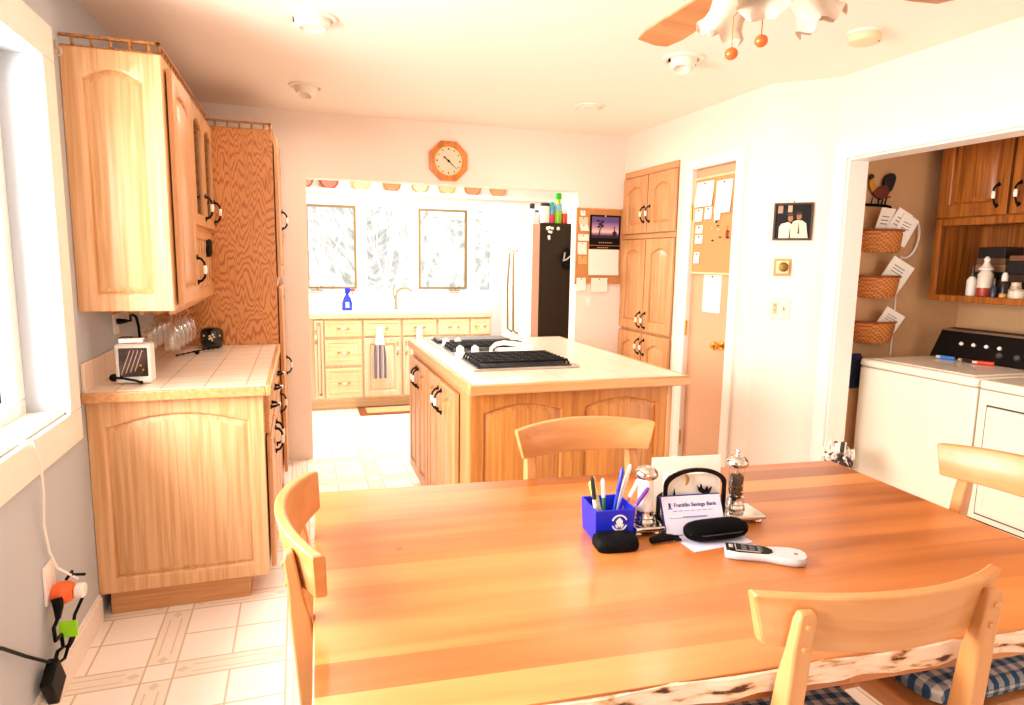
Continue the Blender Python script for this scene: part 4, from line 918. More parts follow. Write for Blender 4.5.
for (px, py, pz) in ((1.068, 1.50, 1.955), (1.124, 1.458, 1.98)):
    q = Vector((px, py, 0)) - Vector(FC)
    m = MB(); m.tube([(q.x*.5, q.y*.5, CZ-.30), (q.x, q.y, CZ-.34), (q.x, q.y, pz+.014)], .0016, 6); ch = m.build('pull_chain', brass, t)
    m = MB(); m.ball((q.x, q.y, pz), .017, 14, (1, 1, .9)); m.build('wooden_ball', ballw, ch)
# ------------------------------------------------------------------ laundry corner
WXF, DZ = 2.955, .918
app = mat('cream_enamel', 'efe4d0', .28, coat=.3); top_m = mat('appliance_top_reflective', 'cdbfa4', .22, coat=.4)
def appliance(name, label, y0, y1, dryer):
    t = thing(name, label, 'washing machine' if not dryer else 'dryer', (WXF, (y0+y1)/2, 0))
    MB(t).box(WXF, 3.62, y0, y1, .03, DZ-.045).build('cabinet', app, t, bevel=.008)
    MB(t).box(WXF-.004, 3.62, y0, y1, DZ-.042, DZ).build('top', top_m if False else app, t, bevel=.010)
    MB(t).box(WXF+.04, 3.58, y0+.03, y1-.03, 0, .03).build('base', black, t)
    m = MB(t); m.loft([[(3.45, y, DZ), (3.53, y, DZ+.155), (3.62, y, DZ+.165), (3.62, y, DZ)] for y in (y0+.005, y1-.005)]); con = m.build('console', mat('console_black', '060505', .4, spec=.25), t, bevel=.006)
    m = MB(t); m.loft([[(3.525, y, DZ+.149), (3.531, y, DZ+.158), (3.54, y, DZ+.160), (3.534, y, DZ+.150)] for y in (y0+.012, y1-.012)]); m.build('console_trim', steel, con)
    if dryer:
        m = MB(t); M = fnx(WXF, 0, 0)
        w = y1-y0-.10
        o = lambda i, d: [(u, v, d) for u, v in ((-y1+.05+i, .30+i), (-y0-.05-i, .30+i), (-y0-.05-i, .80-i), (-y1+.05+i, .80-i))]
        m.T = M; m.loft([o(0, 0), o(0, .012), o(.01, .018), o(.03, .018), o(.034, .012)]); m.build('door', app, t, bevel=.008)
        g = MB(t, M); rr_ = lambda i, d: [(u, v, d) for u, v in ((-y1+.05+i, .30+i), (-y0-.05-i, .30+i), (-y0-.05-i, .80-i), (-y1+.05+i, .80-i))]; g.loft([rr_(-.008, 0), rr_(-.008, .004), rr_(-.001, .004), rr_(-.001, 0), rr_(-.008, 0)], False, False); g.build('door_gasket', mat('gasket_grey', '4a443c', .7), t, bevel=.001)
        m = MB(t, M); m.box(-y1+.004, -y0-.004, .262, .267, 0, .0015); m.build('seam', black, t, smooth=0)
    else:
        m = MB(t)
        m.box(3.0, 3.42, y0+.05, y1-.05, DZ, DZ+.005); m.build('lid', app, t, bevel=.003)
        n = MB(t)
        for k, y in enumerate((2.64, 2.57, 2.50, 2.43)):
            a = (DZ+.085-DZ)/.155; x = 3.45+.08*a
            n.lathe([(.010, 0), (.010, .01), (.006, .013)], (x, y, DZ+.085), 12, (-1, 0, .5))
        n.build('button', ceram, con)
    for k in range(3):
        y = y0+.10+k*.09; x = 3.45+.08*(.05/.155); m = MB(t); m.lathe([(.016, 0), (.014, .012), (.005, .014)], (x, y, DZ+.05), 14, (-1, 0, .5)); m.build('knob', mat('dark_knob', '4a4440', .35), con)
    return t
appliance('washing_machine', 'cream washer nearest the jamb, lighters lying on its top', 2.135, 2.80, False)
appliance('clothes_dryer', 'cream dryer with square front door, right of the washer', 1.46, 2.125, True)
# lighters on the washer
for k, (x, y, c, cc, a, lb) in enumerate(((3.36, 2.62, '2a78c8', 'd8e4ec', .25, 'blue lighter lying on the washer top'), (3.36, 2.50, '2a1c1a', 'c8b8a8', -.1, 'dark lighter lying in the middle on the washer top'), (3.37, 2.42, 'd83a1e', 'e8a890', .5, 'red lighter lying rightmost on the washer top'))):
    t = thing('lighter', lb, 'lighter', (x, y, DZ+.0062), a+PI/2, 'lighters on the washer')
    m = MB(); m.tube([(-.045, 0, .010), (.025, 0, .010)], .010, 10); m.build('body', mat('lighter_%d' % k, c, .3), t)
    m = MB(); m.tube([(.026, 0, .010), (.048, 0, .010)], [.009, .008], 10); m.build('cap', mat('lighter_cap_%d' % k, cc, .3, metal=.3), t)
# wall cabinet above
t = thing('laundry_cabinet', 'dark oak laundry wall cabinet with open shelf below its doors', 'cabinet', (3.5, 2.2, 1.24))
CX, CY0, CY1 = 3.49, 1.30, 2.86
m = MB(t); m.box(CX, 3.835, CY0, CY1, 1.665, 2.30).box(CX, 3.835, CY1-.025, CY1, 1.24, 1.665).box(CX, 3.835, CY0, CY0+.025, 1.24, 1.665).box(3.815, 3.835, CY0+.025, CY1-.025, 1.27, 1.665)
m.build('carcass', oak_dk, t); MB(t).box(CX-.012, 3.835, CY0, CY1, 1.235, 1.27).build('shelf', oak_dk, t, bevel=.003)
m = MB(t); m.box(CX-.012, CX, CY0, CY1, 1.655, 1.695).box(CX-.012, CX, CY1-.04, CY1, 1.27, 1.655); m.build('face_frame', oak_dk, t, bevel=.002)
M = fnx(CX, 0, 0)
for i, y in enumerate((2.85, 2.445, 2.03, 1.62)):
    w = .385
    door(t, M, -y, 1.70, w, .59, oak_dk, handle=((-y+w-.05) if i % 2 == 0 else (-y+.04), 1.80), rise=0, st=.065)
# shelf contents
def bottle(x, y, prof, mats, label, name='bottle', cat='bottle'):
    t = thing(name, label, cat, (x, y, 1.2712), 0, 'bottles on the laundry shelf')
    for nm_, c, pr in mats: m = MB(); m.lathe(pr, (0, 0, 0), 18); m.build(nm_, mat('lb_'+c, c, .35), t)
    return t
bottle(3.55, 2.665, 0, [('body', 'e8e0d4', [(.024, 0), (.025, .01), (.025, .085), (.012, .105)]), ('nozzle', '3a2a24', [(.010, .1055), (.008, .13), (.003, .165)])], 'white glue bottle with dark pointed nozzle, leftmost on shelf')
bottle(3.56, 2.60, 0, [('body', 'e6d6c4', [(.036, .0455), (.036, .12), (.020, .14)]), ('paper_label', 'a83a24', [(.037, 0), (.038, .004), (.038, .045)]), ('cap', 'f0e6da', [(.034, .1405), (.036, .15), (.020, .165), (.012, .185), (.016, .20), (.006, .215)])], 'tall white pump bottle with red label on the laundry shelf')
bottle(3.53, 2.525, 0, [('body', '2a3048', [(.018, 0), (.018, .05), (.010, .06)]), ('cap', '3a2c28', [(.008, .0605), (.006, .10)])], 'small dark blue bottle with thin neck on the laundry shelf')
bottle(3.53, 2.475, 0, [('body', '1c1614', [(.018, .0205), (.018, .075), (.010, .085)]), ('paper_label', 'd89a3a', [(.0185, 0), (.0185, .02)]), ('cap', 'e8e0d6', [(.014, .0855), (.014, .11), (.009, .13)])], 'black bottle with white tip and yellow band on shelf')
bottle(3.57, 2.44, 0, [('body', 'c8b090', [(.026, .0), (.026, .06)]), ('lid', 'e0d0b8', [(.022, .0605), (.022, .08)])], 'beige jar with pale lid, left of the stacked tubs', 'jar', 'jar')
bottle(3.53, 2.40, 0, [('body', 'e0d4c2', [(.040, 0), (.042, .01), (.042, .035)]), ('lid', 'b8a88c', [(.043, .0355), (.043, .045)])], 'wide shallow white tub at the laundry shelf front', 'tub', 'tub')
bottle(3.62, 2.375, 0, [('body', 'c89a58', [(.045, 0), (.045, .10)]), ('lid', 'd8b888', [(.047, .1005), (.047, .118)])], 'larger tan tub behind the red jar on shelf', 'tub', 'tub')
bottle(3.52, 2.325, 0, [('body', 'b8522a', [(.030, 0), (.030, .065)]), ('paper_label', 'e8d8c0', [(.0305, .02), (.0305, .05)]), ('lid', 'f0e4d4', [(.034, .0655), (.034, .085)])], 'red brown jar with white lid, rightmost in view on the laundry shelf', 'jar', 'jar')
zc = 1.2712
for k, (w, h, c, lb) in enumerate(((.17, .045, '2a1a14', 'bottom dark case of the left stack on the laundry shelf'), (.16, .045, '5a3a24', 'second brown case of the left stack on the shelf'), (.17, .04, '1c1412', 'third dark case of the left stack on the shelf'), (.165, .04, '8a6a48', 'fourth tan banded case of the left stack'), (.16, .035, '6a4a30', 'fifth brown case of the left stack'), (.15, .06, '140e0c', 'topmost black case of the left stack'))):
    m = MB(); m.box(3.66, 3.80, 2.655-w/2, 2.655+w/2, zc, zc+h); tag(m.build('storage_case', mat('case_'+c, c, .5), None, bevel=.003), lb, 'case', 'cases stacked on the laundry shelf'); zc += h+.0006
zc = 1.2712
for k, (w, h, c, lb) in enumerate(((.16, .08, '1a1210', 'bottom black box of the right stack on the laundry shelf'), (.15, .04, '4a2e20', 'second brown box of the right stack on the shelf'), (.15, .07, '120c0a', 'third black box of the right stack on the shelf'), (.14, .03, '7a4a34', 'fourth reddish brown box of the right stack'))):
    m = MB(); m.box(3.66, 3.80, 2.485-w/2, 2.485+w/2, zc, zc+h); tag(m.build('storage_case', mat('case_'+c, c, .5), None, bevel=.003), lb, 'case', 'cases stacked on the laundry shelf'); zc += h+.0006
# hanging baskets with papers
YF = 2.949
def basket(xc, z0, label):
    t = thing('wall_basket', label, 'basket', (xc, YF, z0), 0, 'woven wall baskets')
    m = MB(); L = []; n = 28
    for r, z in ((.82, 0), (.90, .02), (1.0, .09), (1.02, .122), (.98, .122), (.95, .09), (.84, .012)):
        L.append([(.142*r*math.cos(PI*k/n), -.002-.105*r*math.sin(PI*k/n), z) for k in range(n+1)])
    m.loft(L, True, True); m.build('woven_body', weave, t, smooth=60)
    m = MB(); m.tube([(.145*math.cos(PI*k/n), -.003-.108*math.sin(PI*k/n), .122) for k in range(n+1)], .007, 8); m.build('rim', mat('basket_rim', '9a4a1c', .5), t)
    return t
bz = ((3.162, 1.503, 'top woven basket on the tan wall, stuffed with envelopes'), (3.162, 1.245, 'middle woven basket on the tan wall'), (3.162, .985, 'lowest woven basket on the tan wall above the washer'))
for x, z, lb in bz: basket(x, z, lb)
def letter(x, z, w, h, ang, y, label, col=paper):
    t = thing('envelope', label, 'envelope', (x, y, z), 0, 'papers in the wall baskets')
    M = Matrix.Translation((x, y, z)) @ Matrix.Rotation(ang, 4, 'Y') @ Matrix.Rotation(.25, 4, 'X')
    MB(t, M).box(-w/2, w/2, -.002, .002, 0, h).build('sheet', col, t)
    m = MB(t, M)
    for k in range(3): m.box(-w*.3, w*.2, -.0026, -.0021, h*(.55+.1*k), h*(.58+.1*k))
    m.build('printed_lines', mat('print_grey', '8a8480', .7), t, smooth=0)
letter(3.105, 1.55, .10, .20, .05, YF-.045, 'upright envelope at the left of the top basket')
letter(3.15, 1.55, .11, .20, .40, YF-.06, 'envelope leaning right in the middle of the top basket')
letter(3.215, 1.55, .12, .16, .30, YF-.075, 'long envelope at the front of the top basket')
letter(3.19, 1.30, .17, .17, .42, YF-.06, 'sheaf of printed paper leaning in the middle basket')
letter(3.185, 1.045, .15, .14, .42, YF-.06, 'white sheet leaning in the lowest basket')
# rooster hook
t = thing('rooster_hook', 'dark rooster wall hook above the top basket', 'wall hook', (3.12, YF, 1.80))
M = fny(3.015, YF-.001, 1.765)
ro = [(.05, .05), (.02, .075), (.01, .11), (.03, .135), (.02, .12), (.05, .10), (.09, .095), (.12, .11), (.13, .14), (.15, .165), (.175, .175), (.185, .165), (.205, .15), (.19, .145), (.185, .12), (.19, .09), (.17, .055), (.13, .035), (.09, .03)]
m = MB(t, M); m.prism([(u, v) for u, v in [(.06, .05), (.05, .075), (.08, .10), (.11, .098), (.13, .115), (.15, .10), (.165, .07), (.15, .045), (.11, .03)]], .012, .030); m.build('body', mat('rooster_red', '6a2a18', .5), t, bevel=.005)
m = MB(t, M); m.prism([(.135, .095), (.120, .13), (.135, .165), (.165, .180), (.195, .178), (.208, .155), (.200, .120), (.185, .085), (.165, .07)], .010, .028); m.build('tail', mat('rooster_black', '100c0a', .5), t, bevel=.006)
m = MB(t, M); m.prism([(.065, .06), (.035, .085), (.02, .125), (.035, .15), (.05, .13), (.085, .095)], .012, .026); m.build('neck', mat('rooster_gold', 'c8902a', .5), t, bevel=.005)
m = MB(t, M); m.prism([(.025, .135), (.02, .155), (.03, .168), (.045, .165), (.05, .148)], .012, .026); m.build('comb', mat('rooster_comb', '3a1612', .5), t, bevel=.003)
m = MB(t, M); m.tube([(.0, 0, .015), (.16, 0, .015)], .008, 8); m.tube([(.16, 0, .015), (.185, -.005, .02), (.19, -.03, .035), (.18, -.045, .045)], .007, 8); m.tube([(.10, 0, .015), (.10, .035, .02)], .004, 6); m.tube([(.125, 0, .015), (.128, .035, .02)], .004, 6); m.tube([(.15, .002, .015), (.155, .045, .02), (.18, .05, .02)], .004, 6); m.tube([(.05, 0, .015), (.055, .04, .018)], .004, 6); m.build('hook_bar', blackm, t)
# white cable looping beside the baskets
m = MB(); pts = []
for i in range(25):
    a = -PI*.62 + 1.42*PI*i/24; pts.append((3.355+.085*math.cos(a), YF-.02-.01*math.sin(a), 1.59+.115*math.sin(a)))
m.tube(pts, .006, 8); m.tube([(3.33, YF-.02, 1.486), (3.30, YF-.015, 1.44), (3.325, YF-.008, 1.2), (3.322, YF-.008, .9)], .004, 6)
tag(m.build('white_cable', white_pl, None), 'white cable looped beside the baskets and hanging to the washer', 'cable')
# in the gap beside the washer
m = MB(); m.box(2.83, 3.12, 2.86, 2.90, .001, .735); tag(m.build('folded_cardboard', mat('cardboard', 'd9a878', .8), None, bevel=.002), 'flat folded cardboard standing between washer and jamb', 'cardboard')
m = MB(); m.loft([[(2.96+.13*s*math.cos(a)+.01*math.sin(3*a+z*20), 2.88+.035*s*math.sin(a), z) for a in [2*PI*k/18 for k in range(18)]] for z, s in ((.736, .9), (.78, 1.02), (.84, .95), (.90, .8), (.93, .6))]); tag(m.build('blue_bag', mat('navy_bag', '1a2a4a', .4, bump=.8, bscale=25), None), 'crumpled dark blue bag stuffed beside the washer', 'bag')
m = MB(); rr = random.Random(11)
t = thing('string_mop', 'dark and white string mop head propped beside the laundry jamb', 'mop', (2.59, 2.50, 0))
m = MB(t); m.tube([(2.59, 2.50, .0015), (2.60, 2.545, .46)], .012, 8); m.build('handle', chair_w, t)
m = MB(t); dk = []
def tuft(m, n, r):
    for i in range(n):
        a = rr.uniform(0, 2*PI); el = rr.uniform(-.9, 1.2); rad = rr.uniform(.035, .075)
        d = Vector((math.cos(a)*math.cos(el), math.sin(a)*math.cos(el), math.sin(el))); s = d.orthogonal().normalized()*rr.uniform(.02, .05)
        c = Vector((2.60, 2.545, .462)); p = c+d*rad
        m.tube([c+d*.015, c+d*rad*.7+s*.5, p+s, p+s*.3-Vector((0, 0, .03))], [r, r*1.1, r, r*.6], 6)
tuft(m, 95, .008); m.build('white_strands', mat('mop_white', 'f0e8de', .9), t)
m = MB(t); tuft(m, 60, .008); m.build('dark_strands', mat('mop_dark', '4a342c', .9), t)

# ------------------------------------------------------------------ things on the table
TZ = .7505
def ws(x, y): return x, y
# pen holder
rz = math.radians(-5)
t = thing('pen_holder', 'square cobalt blue pen holder with white emblem on the table', 'pen holder', (.711, 1.392, TZ), rz)
hw = .052; hh = .082
m = MB(); q = lambda w, z: [(-w, -w, z), (w, -w, z), (w, w, z), (-w, w, z)]
m.loft([q(hw*.92, 0), q(hw, hh), q(hw-.004, hh), q(hw*.92-.004, .006)]); m.build('cup', blueP, t, bevel=.002)
m = MB(None, fny(0.010, -hw*.99, .049)); 
for r0, r1 in ((.017, .0205),):
    for a0, a1 in ((20, 160), (200, 340)):
        P = [(r1*math.cos(math.radians(a)), r1*math.sin(math.radians(a))) for a in range(a0, a1+1, 10)] + [(r0*math.cos(math.radians(a)), r0*math.sin(math.radians(a))) for a in range(a1, a0-1, -10)]
        m.prism(P, .001, .0022)
m.prism([(0, -.012), (.007, -.004), (.009, .004), (.004, .010), (0, .013), (-.004, .010), (-.009, .004), (-.007, -.004)], .001, .0022)
m.prism([(-.012, -.004), (-.008, -.012), (-.003, -.014), (-.006, -.005)], .001, .0022); m.prism([(.012, -.004), (.008, -.012), (.003, -.014), (.006, -.005)], .001, .0022)
m.build('emblem', white_pl, t, smooth=0)
pens = [(-.040, -.03, -.012, .01, .150, '14141c', 'f0ece8', 'black pen with white grip at the left of the pen holder'), (-.028, .02, -.005, .0, .135, 'e8a870', 'e8d8c8', 'peach coloured pen low in the pen holder'), (-.012, -.01, -.038, .0, .140, 'e6dc6a', 'f0eaa0', 'yellow highlighter leaning left in the pen holder'), (.0, .02, -.004, .01, .125, 'f0ece4', '4a8a4a', 'short white pen in the middle of the pen holder'), (.010, .0, .030, .01, .160, '1830b8', '2a50d8', 'tall blue pen leaning right in the pen holder'), (.018, .015, .044, .0, .168, 'f2e2d0', 'f6eee4', 'tall cream pencil leaning right in the pen holder'), (.022, -.02, .075, .0, .135, '6a2a9a', 'b088d8', 'short purple pen leaning far right in the holder'), (.024, .01, .066, .01, .140, 'f4f0ea', 'd8707a', 'white pen leaning farthest right in the holder')]
for i, (x, y, dx, dy, L_, c, c2, lb) in enumerate(pens):
    t = thing('highlighter' if 'highlighter' in lb else ('pencil' if 'pencil' in lb else 'pen'), lb, 'pen', (.711, 1.392, TZ), rz, 'pens in the blue holder')
    p0 = Vector((x*.8, y*.8, .008)); p1 = Vector((x+dx, y+dy, .008+math.sqrt(max(.001, L_**2-dx*dx)))); r = .0075 if 'highlighter' in lb else .0048
    m = MB(); m.tube([p0, p0.lerp(p1, .62)], [r*.8, r], 10); m.build('barrel', mat('pen_'+c2, c2, .35), t)
    m = MB(); m.tube([p0.lerp(p1, .622), p0.lerp(p1, .95), p1], [r*1.1, r*1.1, r*.6], 10); cp = m.build('cap', mat('pen_'+c, c, .35), t)
# pouch and clip before the holder
t = thing('black_pouch', 'small black soft pouch lying before the blue pen holder', 'pouch', (.695, 1.315, TZ), math.radians(-8))
m = MB(); L = []
for z, s in ((0, .9), (.006, .99), (.016, 1), (.026, .95), (.031, .8), (.032, .5)):
    o = []
    for k in range(28):
        a = 2*PI*k/28; e = .45; o.append((.053*s*abs(math.cos(a))**e*(1 if math.cos(a) > 0 else -1), .034*s*abs(math.sin(a))**e*(1 if math.sin(a) > 0 else -1), z))
    L.append(o)
m.loft(L); m.build('body', mat('black_leather', '030303', .7, spec=.15, bump=.2, bscale=120), t, smooth=60)
m = MB(); m.tube([(-.048, -.012, .022), (-.02, -.028, .027), (.03, -.03, .024)], .0018, 6); m.build('zip', mat('zip_grey', '4a4440', .4, metal=.5), t)
t = thing('key_clip', 'small black key clip lying beside the chrome stand', 'clip', (.815, 1.305, TZ))
m = MB(); m.tube([(-.03, 0, .010), (.0, .005, .012), (.03, .002, .010)], [.008, .011, .008], 8); m.tube([(.03, .0, .008), (.045, -.01, .007), (.05, .01, .007), (.03, .015, .007)], .004, 6); m.build('body', black, t)
# chrome napkin and mill stand: base plates either side
t = thing('condiment_stand', 'chrome stand with two square trays beside the napkin holder', 'stand', (.93, 1.38, TZ), math.radians(-6))
for name, cx_, cy_ in (('tray', -.145, -.005), ('tray', .150, .02)):
    m = MB(); m.box(cx_-(.014 if cx_ < 0 else .055), cx_+.065, cy_-.045, cy_+.045, .012, .024); pl = m.build(name, chrome, t, bevel=.004)
    for sx in ((.0, .05) if cx_ < 0 else (-.04, .05)):
        for sy in (-.02, .03): m = MB(); m.lathe([(.014, 0), (.016, .004), (.012, .012)], (cx_+sx, cy_+sy, 0), 16); m.build('foot', chrome, t)
M_ = MB(); M_.box(-.09, .09, .04, .05, .012, .020); M_.build('crossbar', chrome, t, bevel=.002)
# salt mill (white) and pepper mill (glass)
def mill(x, y, glass_body, label):
    t = thing('salt_mill' if not glass_body else 'pepper_mill', label, 'mill', (x, y, TZ+.0245))
    k = 1.0
    m = MB(); m.lathe([(.026, 0), (.027, .004), (.023, .010), (.025, .014), (.022, .020), (.022, .030)], (0, 0, 0), 28); m.build('base', chrome, t)
    if glass_body:
        m = MB(); m.lathe([(.020, .0305), (.020, .112)], (0, 0, 0), 28, cap=False); m.build('tube', clear, t)
        m = MB(); rr = random.Random(4)
        for i in range(230):
            a = rr.uniform(0, 2*PI); r = .0165*math.sqrt(rr.random()); m.ball((math.cos(a)*r, math.sin(a)*r, .034+.055*rr.random()), .0035, 6)
        o = m.build('peppercorns', mat('peppercorn', '4a3018', .7), t); o['kind'] = 'stuff'
        m = MB(); m.cyl((0, 0, .031), (0, 0, .112), .003, n=8); m.build('spindle', steel, t)
    else:
        m = MB(); m.lathe([(.020, .0305), (.0195, .112)], (0, 0, 0), 28); m.build('tube', mat('white_acrylic', 'f4efe8', .2, coat=.3), t)
    m = MB(); m.lathe([(.021, .1125), (.028, .116), (.030, .122), (.029, .130), (.020, .140), (.008, .144)], (0, 0, 0), 28); m.build('cap', chrome, t)
    m = MB(); m.lathe([(.004, .1445), (.004, .150), (.007, .154), (.006, .160), (.002, .162)] if glass_body else [(.006, .1445), (.002, .146)], (0, 0, 0), 16); m.build('finial', chrome, t)
mill(.812, 1.387, False, 'white bodied chrome topped mill left of the napkin holder')
mill(1.095, 1.405, True, 'clear pepper mill with chrome cap right of the napkin holder')
# napkin holder
t = thing('napkin_holder', 'black arched napkin holder with moose and moon cutout', 'napkin holder', (.952, 1.40, TZ), math.radians(-7))
iron = mat('bronze_iron', '0c0706', .5, spec=.2)
def archshape(w, h, n=16):
    P = [(-w, 0)]; P += [(-w, h*.72)]
    for k in range(1, n): a = PI - PI*k/n; P.append((w*math.cos(a), h*.72+h*.28*math.sin(a)))
    P += [(w, h*.72), (w, 0)]; return P
for y in (-.020, .018):
    m = MB(None, fny(0, y, .004)); o = archshape(.086, .150 if y < 0 else .085); i = archshape(.076, .140 if y < 0 else .075)
    i = [(u, max(v, .006)) for u, v in i]
    z = lambda l, d: [(p[0], p[1], d) for p in l]
    m.loft([z(o, 0), z(o, .006), z(i, .006), z(i, 0), z(o, 0)], False, False); fr = m.build('arch_frame', iron, t)
    if y < 0:
        m = MB(None, fny(0, y, .004))
        m.prism([(-.030+.017*math.cos(a), .119+.019*math.sin(a)) for a in [PI*.62+k*PI*1.0/10 for k in range(11)]] + [(-.026+.011*math.cos(a), .120+.017*math.sin(a)) for a in [PI*1.62-k*PI*1.0/10 for k in range(11)]], .001, .005) if False else m.prism([(-.030, .138), (-.022, .133), (-.017, .122), (-.019, .112), (-.026, .104), (-.0245, .113), (-.025, .124)], .001, .005)
        m.build('moon', mat('moon_gold', 'b07a2a', .4), fr)
        m = MB(None, fny(0, y, .004))
        m.prism([(-.068, .006), (-.046, .006), (-.050, .050), (-.048, .052), (-.053, .075), (-.056, .098), (-.060, .075), (-.065, .052), (-.063, .050)], .001, .005)
        m.build('pine_tree', iron, fr)
        m = MB(None, fny(0, y, .004))
        m.prism([(-.030, .006), (-.024, .006), (-.020, .035), (.018, .035), (.022, .006), (.028, .006), (.030, .05), (.040, .062), (.050, .066), (.048, .076), (.034, .080), (.022, .066), (-.022, .06), (-.032, .045)], .001, .005)
        m.prism([(.026, .078), (.010, .088), (.006, .104), (.013, .096), (.016, .108), (.021, .096), (.028, .090), (.034, .100), (.037, .090), (.046, .098), (.042, .084), (.034, .078)], .001, .005)
        m.build('moose', iron, fr)
MB().box(-.082, .082, -.036, .036, 0, .004).build('base', iron, t, bevel=.001)
m = MB(); m.box(-.070, .070, -.016, .011, .0045, .136); tag(o := m.build('napkins', paper, None, bevel=.002), 'stack of white napkins standing in the arched holder', 'napkins'); o.location = (.950, 1.402, TZ); o.rotation_euler = (0, 0, math.radians(-7))
m = MB(); m.box(-.10, .10, -.002, .002, 0, .150); o = m.build('paper_sheet', paper, None); o.location = (.99, 1.475, TZ); o.rotation_euler = (-.06, 0, math.radians(-7)); tag(o, 'large white paper standing up behind the napkin holder', 'paper')
# bank statement leaning on the holder, sheet beneath
lav = mat('lavender_paper', 'e2def0', .7)
t = thing('bank_letter', 'white printed bank letter leaning on the napkin holder', 'letter', (.93, 1.345, TZ), math.radians(-7))
tl = Matrix.Translation((0, -.020, .002)) @ Matrix.Rotation(math.radians(-30), 4, 'X')
m = MB(None, tl); m.box(-.080, .080, 0, .0015, 0, .095); m.build('sheet', lav, t)
Mt = tl @ fny(0, -.0004, 0)
def text(body, size, x, y, parent, name='printed_text', col='1c2a78', M=Mt):
    c = bpy.data.curves.new(name, 'FONT'); c.body = body; c.size = size; c.extrude = .0002; c.align_x = 'LEFT'; c.offset = .0002
    o = bpy.data.objects.new(name, c); C.objects.link(o); o.parent = parent; o.matrix_basis = M @ Matrix.Translation((x, y, .0002)); c.materials.append(mat('ink_'+col, col, .6))
    me = bpy.data.meshes.new_from_object(o.evaluated_get(bpy.context.evaluated_depsgraph_get())); q = bpy.data.objects.new(name, me); C.objects.link(q); q.parent = parent; q.matrix_basis = o.matrix_basis
    bpy.data.objects.remove(o); return q
text('Franklin Savings Bank', .0135, -.050, .068, t)
m = MB(None, Mt); m.box(-.064, -.058, .066, .078, 0, .0005); m.box(-.067, -.055, .063, .065, 0, .0005); m.build('bank_mark', mat('ink_1c2a78', '0'), t, smooth=0)
m = MB(None, Mt)
for k in range(12): m.box(-.030+k*.0055, -.026+k*.0055, .040, .044, 0, .0005)
for k in range(7): m.box(-.055+k*.016, -.043+k*.016, .057, .0585, 0, .0004)
for k in range(4): m.box(-.066+k*.009, -.059+k*.009, .040, .0415, 0, .0004)
m.build('printed_lines', mat('ink_blue_pale', '7888c8', .6), t, smooth=0)
m = MB(None, tl); m.box(-.084, .082, .003, .0045, .0, .0985); o = m.build('blue_backing_card', mat('navy_card', '1c2480', .5), None); o.location = (.93, 1.345, TZ); o.rotation_euler = (0, 0, math.radians(-7)); tag(o, 'dark blue card edge showing behind the bank letter', 'card')
m = MB(); m.box(-.085, .085, -.075, .012, 0, .0012); o = m.build('lavender_sheet', lav, None); o.location = (.945, 1.318, TZ); o.rotation_euler = (0, 0, math.radians(3)); tag(o, 'pale lavender sheet lying flat under the glasses case', 'paper')
# glasses case
t = thing('glasses_case', 'rounded black glasses case lying on the lavender sheet', 'glasses case', (.955, 1.290, TZ+.0016), math.radians(-1))
m = MB(); L = []
for i in range(21):
    s = -1+2*i/20; r = max(.05, (1-abs(s)**4.5)**.5 if abs(s) < 1 else 0); L.append([(s*.088, .033*r*math.cos(2*PI*k/20), .024+.024*r*math.copysign(abs(math.sin(2*PI*k/20))**.75, math.sin(2*PI*k/20))) for k in range(20)])
m.loft(L); m.build('shell', mat('black_velvet_case', '020202', .8, spec=.1), t, smooth=60)
m = MB(); m.tube([(-.082, -.016, .025), (-.05, -.0335, .025), (.05, -.0335, .025), (.082, -.016, .025)], .0012, 6); m.build('lid_seam', mat('seam_grey', '2a2628', .4), t)
# remote
t = thing('remote_control', 'white and grey remote with black keypad lying on the table', 'remote control', (1.0, 1.165, TZ), math.radians(-31))
def remote_loop(z, k):
    o = []
    for x, w in ((-.088, .012), (-.082, .019), (-.06, .022), (-.02, .019), (.0, .0185), (.03, .024), (.06, .0265), (.08, .021), (.088, .010)): o.append((x*(.97+.03*k), -w*1.35*k, z))
    for x, w in ((.088, .010), (.08, .021), (.06, .0265), (.03, .024), (.0, .0185), (-.02, .019), (-.06, .022), (-.082, .019), (-.088, .012)): o.append((x*(.97+.03*k), w*1.35*k, z))
    return o
m = MB(); m.loft([remote_loop(.0, .8), remote_loop(.006, 1), remote_loop(.014, 1), remote_loop(.020, .88)]); m.build('body', mat('remote_grey', 'c2bebe', .35), t, smooth=50)
m = MB(); P = [(-.086, -.015), (-.06, -.019), (-.02, -.0165), (.004, -.015), (.016, -.006), (.016, .006), (.004, .015), (-.02, .0165), (-.06, .019), (-.086, .015)]
P = [(x, y*1.3) for x, y in P]; m.loft([[(x, y, .0175) for x, y in P], [(x, y, .0215) for x, y in P]]); kp = m.build('keypad', black, t, bevel=.001)
for i in range(3):
    for j in range(3):
        m = MB(); m.box(-.052+i*.017, -.040+i*.017, -.0165+j*.0125, -.008+j*.0125, .0217, .0245); m.build('key', mat('key_grey', '4c4648', .4), kp, bevel=.001)
m = MB(); m.loft([[(x, y, .0218) for x, y in l] for l in ([(-.066, -.021), (-.012, -.0195), (-.012, .0195), (-.066, .021)],)] + [[(x, y, .0235) for x, y in [(-.066, -.021), (-.012, -.0195), (-.012, .0195), (-.066, .021)]]] + [[(x, y, .0235) for x, y in [(-.064, -.019), (-.014, -.0175), (-.014, .0175), (-.064, .019)]]] + [[(x, y, .0218) for x, y in [(-.064, -.019), (-.014, -.0175), (-.014, .0175), (-.064, .019)]]], False, False); m.build('keypad_rim', mat('remote_silver', 'b8b4b0', .3, metal=.5), kp)
m = MB(); m.box(-.080, -.070, -.008, .008, .0217, .0245); m.build('power_key', mat('remote_silver', '0'), kp, bevel=.001)
